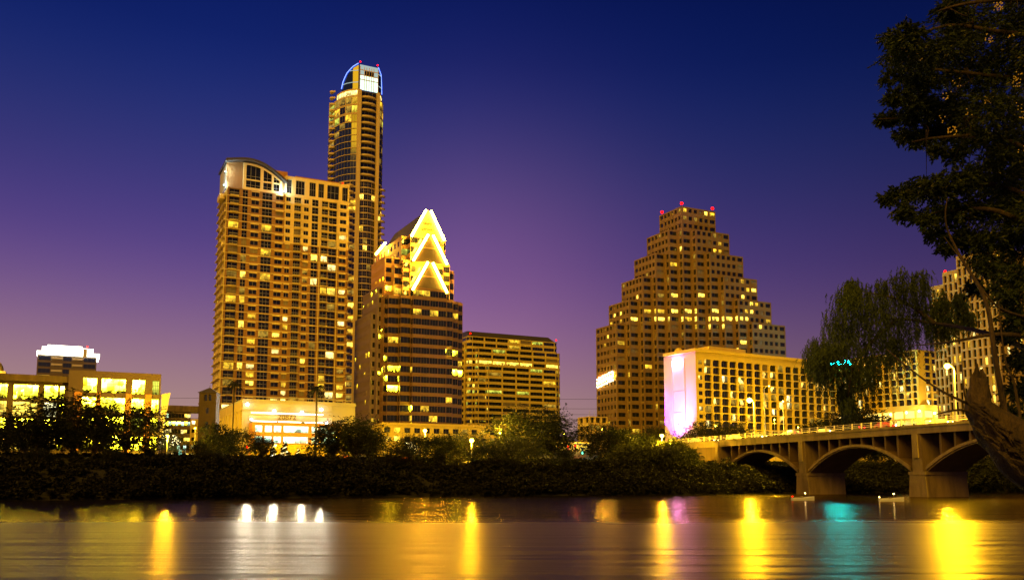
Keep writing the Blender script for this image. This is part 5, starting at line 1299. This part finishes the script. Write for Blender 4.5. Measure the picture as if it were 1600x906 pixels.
TG = 'trees along the far bank'
tl = [ # px, top py, depth, proto, sx, label
 (12, 652, 168, 2, 1.1, 'dark tree at the far left edge before the glass office'), (42, 655, 160, 0, 1.1, 'dark tree second from the left edge'), (78, 650, 166, 1, .9, 'low dark tree under the first bright office bay'),
 (118, 622, 172, 0, 1.25, 'tallest dark tree before the middle of the glass office'), (150, 652, 163, 2, 1.0, 'thin dark tree between the two tall trees by the glass office'), (200, 630, 172, 1, .95, 'tall dark tree under the right bays of the glass office'),
 (236, 684, 178, 2, 1.0, 'small dark tree under the right corner of the glass office'), (312, 690, 182, 0, 1.1, 'dark tree at the foot of the bell tower'), (345, 664, 200, 2, 1.0, 'leafy tree just right of the bell tower'), (378, 674, 190, 1, 1.0, 'dark tree before the left end of the parking garage'),
 (412, 684, 182, 0, 1.0, 'dark tree below the white numbers of the garage'), (520, 664, 205, 2, 1.3, 'ragged tree right of the dark mast'), (553, 656, 208, 0, 1.15, 'dark tree before the right end of the garage'), (578, 668, 204, 2, 1.1, 'dark tree left of the arcade building'),
 (646, 680, 192, 1, .9, 'dark tree before the arcade building, left of the lit leaves'), (690, 682, 188, 0, 1.1, 'broad dark tree before the arcade building centre'), (800, 686, 190, 3, 1.0, 'low round dark bush-like tree left of the big oak'), (828, 640, 222, 1, 1.15, 'big dark oak before the banded office block'), (862, 660, 224, 0, 1.0, 'dark tree at the right flank of the big oak'),
 (938, 664, 232, 1, 1.0, 'dark tree right of the street gap'), (968, 672, 226, 0, 1.0, 'dark tree under the left part of the stepped office tower'), (1004, 678, 236, 2, 1.2, 'dark tree left of the pink floodlit wall'), (1080, 682, 272, 3, .9, 'round dark tree at the foot of the pink floodlit wall'), (1110, 664, 290, 3, 1.0, 'dark round tree right of the pink floodlit wall'),
 (60, 700, 150, 1, 1.0, 'round dark tree low on the bank, furthest left'), (175, 702, 156, 0, 1.1, 'dark tree low on the bank below the glass office'), (330, 704, 160, 1, 1.1, 'dark tree low on the bank below the bell tower'), (480, 706, 168, 2, 1.2, 'dark tree low on the bank below the mast palm'), (620, 700, 178, 0, 1.2, 'dark tree low on the bank below the arcade building'), (765, 694, 184, 1, 1.2, 'dark tree low on the bank left of the big oak'), (880, 702, 192, 0, 1.1, 'dark tree low on the bank below the street gap'),
 (1300, 652, 250, 1, .9, 'dark tree behind the bridge railing left of the bright parking decks'), (1336, 640, 255, 0, 1.0, 'dark round tree behind the bridge left of the bright parking decks'), (1365, 652, 252, 2, 1.0, 'small dark tree touching the bright parking decks'), (915, 690, 330, 0, 1.4, 'distant dark tree in the street gap'), (898, 680, 420, 1, 1.6, 'hazy far tree closing the street gap'),
 (1320, 712, 245, 3, 1.0, 'pale bush-like tree seen through the middle arch'), (1345, 722, 236, 3, 1.2, 'lower pale tree seen through the middle arch'), (1255, 716, 262, 3, .9, 'small tree seen through the left arch'), (1505, 700, 230, 3, 1.2, 'pale tree seen under the right arch'), (1560, 715, 228, 1, 1.2, 'dark tree under the bridge at the right edge')]
first = {}
def place_tree(src, loc, scale, rz, label, group=TG):
    if src not in first:
        first[src] = 1; o = src; o.location = loc; o.rotation_euler = (0, 0, rz)
    else: o = copy_thing(src, loc, rz, label)
    o['label'] = label; o['category'] = 'tree'; o['group'] = group; o.scale = scale
    return o
Hs = [10, 10, 10, 7, 10]
r = random.Random(77)
for px, py, y, k, s, lab in tl:
    x, yy, z = W(px, py, y); gz = ground_z(x, yy); H = max(3, z-gz); sc = H/Hs[k]
    s *= 1.4 if px < 760 else 1.25
    place_tree(tproto[k], (x, yy, gz), (sc*s, sc*s, sc), r.uniform(0, 6.28), lab)
# trees lit from inside by the lamps
for px, py, y, k, s, lab in ((265, 678, 216, 3, .9, 'leafy tree strung with fairy lights left of the bell tower'), (445, 690, 214, 4, 1.1, 'small conical tree with a spiral of fairy lights before the terracotta front'), (427, 694, 216, 4, .9, 'small dark cone tree left of the fairy lit one'), (466, 700, 212, 4, 1.0, 'small dark cone tree left of the dark mast'), (40, 678, 205, 4, 1.3, 'pale conical tree glowing orange at the far left'), (738, 680, 240, 3, 1.2, 'yellow green tree lit by a street lamp right of the arcade'), (705, 684, 236, 3, 1.0, 'green tree lit from behind before the arcade'), (640, 690, 206, 3, .8, 'bright leafy tree sparkling before the arcade arches'), (1150, 668, 285, 3, .85, 'round tree glowing yellow behind the bridge lamps'), (1022, 668, 268, 3, .8, 'yellow lit tree around the lamp beside the abutment')):
    x, yy, z = W(px, py, y); gz = ground_z(x, yy); H = max(2.5, z-gz); sc = H/Hs[k]
    o = place_tree(tproto[k], (x, yy, gz), (sc*s, sc*s, sc), r.uniform(0, 6.28), lab, 'lamp lit trees on the far bank')
    if 'fairy' in lab and px in (265, 445) or 'sparkling' in lab:
        mb = MB(); rr2 = random.Random(px)
        for i in range(70 if k == 3 else 46):
            if k == 3: a_, el = rr2.uniform(0, 6.28), rr2.uniform(-.6, 1.3); R_ = 3.9*rr2.uniform(.7, 1.05); q = (R_*math.cos(a_)*math.cos(el), R_*math.sin(a_)*math.cos(el), 4.6+2.3*math.sin(el))
            else: f = i/46; a_ = f*22; q = (2.4*(1-f)*math.cos(a_), 2.4*(1-f)*math.sin(a_), 1.5+8.3*f)
            mb.ball(q, .09 if k == 3 else .12, 'fairy', 5, 3)
        c = mb.build('light_string', o); point('fairy_light', (x, yy-2, gz+H*.6), (1, .85, .4), 250, None, 1)

# undergrowth that covers the bank down to the water: nobody could count it
g = np.random.default_rng(5); cs, rs = [], []
for i in range(6400):
    u = g.uniform(-150, 150); d = abs(g.normal(0, 1))*9-.5 if i % 2 else g.uniform(-.8, 45)
    x, y = RF.pt(u, -46+d, 0)[:2]
    if ground_z(x, y) > 9.5 and abs((x-BP0[0])*bdir[1]-(y-BP0[1])*bdir[0]) < 8: continue
    f_ = max(.20, 1-max(0, d-9)/12)*g.uniform(.6, 1.35)*(1+.35*math.sin(u*.21)+.3*math.sin(u*.083+1)); f_ = max(f_, .15); h = g.uniform(.6, 3.2)*f_; cs.append((x, y, max(.3, ground_z(x, y))+h*.5)); rs.append(g.uniform(1.0, 2.5)*max(.62 if d < 16 else .42, min(1.1, f_)))
C, E1, E2 = leaves_at(g, cs, rs, 60, .28, .6, .8)
tag(link('undergrowth', quads('undergrowth', C, E1, E2, 'leaf_brush')), kind='stuff')
cs, rs = [], []
for i in range(3200):
    d = g.uniform(13, 44.5); x, y = RF.pt(g.uniform(-160, 110), -46+d, 0)[:2]
    if ground_z(x, y) > 9.5 and abs((x-BP0[0])*bdir[1]-(y-BP0[1])*bdir[0]) < 8: continue
    cs.append((x, y, ground_z(x, y)+.35)); rs.append(g.uniform(.7, 1.3))
C, E1, E2 = leaves_at(g, cs, rs, 60, .26, .6, .6)
tag(link('ground_cover', quads('ground_cover', C, E1, E2, 'leaf_brush')), kind='stuff')
# paler shrubs by the bridge abutment, each a plant of its own
sp = tree_proto(51, 3.4, 3.2, 'leaf_olive', 'shrub', 'round', .34, 200, 'shrub', cat='shrub')
for i, (px, y) in enumerate(((985, 215), (1005, 206), (1025, 214), (1045, 205), (1062, 213), (1018, 224), (1050, 224), (968, 206), (1075, 222))):
    x = Xat(px, y, 4); gz = ground_z(x, y); lab = ('olive shrub, number %s' if 0 else 'olive shrub on the bank %s') % ('under the dark trees, leftmost of the olive group', 'low at the waterside left of the abutment', 'in the middle of the olive group', 'low at the waterside nearest the abutment wall', 'against the foot of the abutment', 'upper one, behind the middle of the olive group', 'upper one, just left of the abutment', 'low at the waterside, left end of the olive group', 'under the first arch beside the abutment')[i]
    s = 1.0+.25*math.sin(i*2.3)
    if i == 0: o = sp; o.location = (x, y, gz)
    else: o = copy_thing(sp, (x, y, gz), i*1.3, lab)
    o['label'] = lab; o['category'] = 'shrub'; o['group'] = 'olive shrubs by the bridge abutment'; o.scale = (s, s, s*1.15)

# palms
def palm(px, py, y, label, base=None, fr=2.6):
    x, yy, z = W(px, py, y); gz = base if base is not None else ground_z(x, yy); h = z-gz
    root = thing('palm_tree', label, 'palm tree', (x, yy, gz), 'palms before the garage'); mb = MB(); mb.tube([(0, 0, -.3), (.1, 0, h*.5), (0, 0, h)], [.34, .27, .24], 'bark_dark', 8); mb.build('trunk', root, True)
    mb = MB(); rp_ = random.Random(px)
    for i in range(26):
        a_ = i*2.399; el = rp_.uniform(-.5, 1.2); c, s = math.cos(a_), math.sin(a_); prev = None
        for q in range(6):
            t_ = q/5; rad = fr*t_*math.cos(el*.7); zz = h+fr*t_*math.sin(el)-fr*.75*t_*t_; wv = .34*(1-t_)+.04
            cur = ((c*rad-s*wv, s*rad+c*wv, zz-.1), (c*rad, s*rad, zz+.08), (c*rad+s*wv, s*rad-c*wv, zz-.1))
            if prev: mb.poly((prev[0], prev[1], cur[1], cur[0]), 'leaf_brush'); mb.poly((prev[1], prev[2], cur[2], cur[1]), 'leaf_brush')
            prev = cur
    mb.build('crown', root)
palm(495, 606, 222, 'tall palm with a straight dark trunk before the floodlit garage'); palm(366, 598, 275, 'palm with blurred fronds rising behind the left end of the garage roof', None, 3.2)

# ---------------------------------------------------------------- foreground trees on the right
def limb(mb, pts, r0, r1, k='bark', seg=7, prof=None):
    n = len(pts); P_ = [np.array(p, float) for p in pts]; out = []; rad = []
    for i in range(n-1):
        for q in range(4):
            t_ = q/4; a, b_, c, d = P_[max(i-1, 0)], P_[i], P_[i+1], P_[min(i+2, n-1)]
            out.append(.5*((2*b_)+(-a+c)*t_+(2*a-5*b_+4*c-d)*t_*t_+(-a+3*b_-3*c+d)*t_**3))
    out.append(P_[-1]); m_ = len(out); rad = [r0+(r1-r0)*i/(m_-1) for i in range(m_)] if not prof else list(np.interp(np.linspace(0, 1, m_), np.linspace(0, 1, len(prof)), prof))
    mb.tube(out, rad, k, seg); return out
g = np.random.default_rng(12)
root = thing('cypress_tree', 'tall dark cypress whose leafy boughs with yellow cones hang in at the upper right', 'tree', (24.5, 33, .6))
def rel(p, o): return (p[0]-o[0], p[1]-o[1], p[2]-o[2])
O = root.location
mb = MB(); limb(mb, [(0, 0, -1.5), (.3, .2, 6), (-.2, .3, 13), (.1, 0, 22)], .75, .3, 'bark', 10); mb.build('trunk', root, True)
boughs = [([(1660, 60), (1560, 50), (1480, 40), (1400, 70)], 31), ([(1650, 130), (1560, 120), (1470, 110), (1400, 105)], 32), ([(1650, 190), (1560, 185), (1460, 185), (1372, 186)], 33), ([(1650, 260), (1560, 215), (1470, 215), (1425, 222)], 31),
          ([(1660, 330), (1560, 290), (1470, 290), (1385, 316)], 32), ([(1660, 380), (1560, 330), (1480, 330), (1410, 345)], 31), ([(1660, 420), (1580, 370), (1520, 375), (1460, 385)], 33), ([(1640, 0), (1560, 0), (1500, 8), (1465, 18)], 30), ([(1660, 470), (1600, 430), (1560, 440), (1530, 470)], 34)]
cs, rs = [], []; blobs = [(1395, 60, 18), (1418, 60, 22), (1405, 90, 24), (1440, 85, 30), (1398, 118, 17), (1430, 130, 22), (1480, 75, 32), (1455, 110, 26), (1500, 25, 32), (1480, 12, 20), (1530, 60, 40), (1580, 30, 45), (1590, 100, 45), (1545, 110, 36), (1505, 115, 30), (1400, 152, 14), (1425, 160, 16), (1378, 188, 8), (1395, 186, 10), (1415, 188, 14),
          (1445, 170, 24), (1480, 165, 26), (1525, 165, 32), (1570, 165, 36), (1410, 212, 11), (1430, 215, 15), (1460, 205, 20), (1495, 205, 24), (1535, 215, 26), (1585, 215, 32), (1462, 236, 12), (1500, 240, 16), (1565, 245, 22), (1590, 262, 20), (1388, 312, 11), (1405, 306, 15), (1430, 295, 18), (1460, 292, 22), (1495, 282, 24), (1530, 278, 24), (1570, 290, 30), (1595, 310, 26),
          (1418, 328, 14), (1440, 340, 16), (1470, 330, 22), (1505, 325, 26), (1545, 330, 28), (1590, 350, 28), (1465, 365, 14), (1500, 370, 20), (1535, 375, 26), (1575, 385, 30), (1550, 415, 20), (1595, 425, 28), (1575, 460, 24), (1480, 388, 9), (1600, 500, 24), (1598, 560, 20), (1575, 520, 15), (1600, 10, 40), (1625, 60, 50), (1630, 160, 50), (1630, 240, 40), (1630, 330, 50), (1630, 420, 50), (1590, 610, 20), (1575, 650, 18), (1520, 450, 12)]
for px, py, pr in blobs:
    y = g.uniform(29.5, 34.5); n_ = 5 if pr > 18 else 3
    for q in range(n_):
        a_, rr_ = g.uniform(0, 6.28), pr*.55*g.random()**.5; c = W(px+rr_*math.cos(a_)*1.3, py+rr_*math.sin(a_)*.7, y+g.uniform(-1, 1)); cs.append(rel(c, O)); rs.append(max(.2, pr/1400*y*.80))
C, E1, E2 = sprays_at(g, cs, rs, 36, 17, .9, .08, .36, 1.0, .22, .38)
link('crown', quads('crown', C, E1, E2, 'leaf_cypress'), root)
for pts, y in boughs:
    mb = MB(); p3 = [rel(W(px, py, y+i*.15), O) for i, (px, py) in enumerate(pts)]; limb(mb, p3, .13, .02, 'bark', 6)
    for i in range(7):
        j = g.integers(0, 3); a = np.array(p3[j])*(.5)+np.array(p3[j+1])*.5; limb(mb, [a, a+g.normal(0, .25, 3), a+g.normal(0, .4, 3)], .035, .008, 'bark', 4)
    mb.build('branch', root, True)
mb = MB(); gc = random.Random(3)
for i in range(34):
    px, py = gc.choice([(1410, 60), (1415, 75), (1440, 90), (1560, 20), (1580, 60), (1545, 60), (1590, 118), (1588, 130), (1495, 130), (1480, 150), (1545, 155), (1590, 165), (1470, 188), (1488, 205), (1515, 175), (1600, 180), (1560, 10), (1598, 235)]); 
    for q in range(5):
        c = rel(W(px+gc.uniform(-7, 7), py+gc.uniform(-7, 7), 29.2), O); mb.ball(c, .022, 'limestone', 6, 4)
mb.build('seed_cones', root)['kind'] = 'stuff'

# leaning old trunk with a snapped top, and its long drooping willow boughs
O = (17.5, 26.5, 0.4); root = thing('leaning_tree', 'old leaning tree with a rough snapped trunk and blurred drooping boughs over the bridge', 'tree', O)
mb = MB(); Yt = 25.5
P3 = lambda px, py, y=Yt: rel(W(px, py, y), O)
tr = limb(mb, [P3(1760, 840, 27), P3(1680, 775, 26.4), P3(1610, 715), P3(1560, 672), P3(1533, 640), P3(1528, 612), P3(1530, 592)], .80, .20, 'bark', 16, [.95, .90, .80, .62, .36, .25, .21])
for jx, jh in ((-.2, .25), (-.08, .5), (.08, .35), (.2, .15)): a_ = P3(1530, 596); mb.tube([(a_[0]+jx, a_[1], a_[2]-.5), (a_[0]+jx, a_[1], a_[2]+jh*.4), (a_[0]+jx*.8, a_[1], a_[2]+jh)], [.12, .09, .01], 'bark', 6)
# rough bark: push the trunk's surface in and out
for i, v in enumerate(mb.v): 
    q = np.array(v); n_ = .05*math.sin(q[0]*5+q[2]*3)+.03*math.sin(q[2]*11+q[0]*6)+.03*g.normal(); mb.v[i] = tuple(q+np.array((n_*.6, -n_*.4, n_*.7)))
mb.build('trunk', root, True)
mb = MB(); gs = random.Random(9)
for i in range(46):
    t_ = gs.random(); px, py = (1518+t_*85, 640+t_*85+gs.uniform(-22, 26)); a = P3(px, py, Yt-.72); b_ = P3(px+gs.uniform(14, 30), py+gs.uniform(6, 26), Yt-.62+gs.uniform(-.1, .1)); mb.tube([a, tuple((np.array(a)+np.array(b_))/2+np.array((0, -.06, .05))), b_], [.02, gs.uniform(.03, .06), .015], 'bark', 5)
mb.build('loose_bark', root)
twigs = [[(1590, 700, Yt), (1570, 640, Yt-.3), (1555, 560, Yt-.4), (1540, 470, Yt), (1500, 400, Yt+1), (1478, 350, Yt+1), (1480, 310, Yt+1)], [(1560, 670, Yt), (1530, 640, Yt-.4), (1470, 610, Yt-.6), (1420, 575, Yt), (1385, 545, Yt+1)], [(1572, 690, Yt), (1560, 655, Yt-.5), (1515, 632, Yt-.6), (1505, 600, Yt-.5), (1503, 560, Yt)],
         [(1620, 500, Yt+2), (1560, 480, Yt+1), (1520, 430, Yt+1), (1475, 370, Yt+1)], [(1640, 530, Yt+4), (1560, 522, Yt+4), (1480, 535, Yt+5), (1420, 540, Yt+8)], [(1600, 690, Yt), (1585, 600, Yt), (1570, 560, Yt), (1560, 470, Yt)], [(1545, 650, Yt), (1500, 640, Yt), (1460, 648, Yt)]]
for i, tw in enumerate(twigs):
    mb = MB(); limb(mb, [P3(*q) for q in tw], .10 if i in (0, 4) else .055, .012, 'bark', 6); mb.build('branch', root, True)
Yw = 46.0; cs, rs = [], []
wb = [(1330, 440, 14), (1345, 450, 20), (1380, 452, 22), (1410, 440, 22), (1435, 440, 20), (1320, 470, 20), (1350, 480, 30), (1395, 480, 32), (1440, 475, 26), (1300, 500, 22), (1330, 515, 32), (1370, 515, 34), (1415, 510, 32), (1455, 500, 20), (1285, 535, 22), (1310, 545, 28), (1350, 550, 30), (1390, 535, 22), (1280, 565, 16), (1300, 580, 20), (1330, 585, 20), (1360, 575, 18), (1295, 545, 20), (1270, 560, 10), (1318, 610, 12), (1325, 630, 8), (1470, 470, 16), (1480, 500, 14), (1500, 470, 12), (1510, 495, 12)]
for px, py, pr in wb:
    for q in range(5):
        a_, rr_ = g.uniform(0, 6.28), pr*.7*g.random()**.5; y = Yw+g.uniform(-3, 3); cs.append(rel(W(px+rr_*math.cos(a_), py+rr_*math.sin(a_), y), O)); rs.append(max(.25, pr/1400*y*.64))
C, E1, E2 = sprays_at(g, cs, rs, 22, 16, 1.35, .12, .20, .35, 1.5, .14, .6)
link('crown', quads('crown', C, E1, E2, 'leaf_willow'), root)
for pts in ([(1640, 560, 32), (1540, 520, 38), (1460, 505, 44), (1380, 500, 46), (1310, 540, 46)], [(1460, 505, 44), (1410, 470, 46), (1345, 455, 47)], [(1400, 500, 46), (1340, 560, 45), (1325, 620, 45)]):
    mb = MB(); limb(mb, [P3(*q) for q in pts], .13, .02, 'bark_dark', 7); mb.build('branch', root, True)
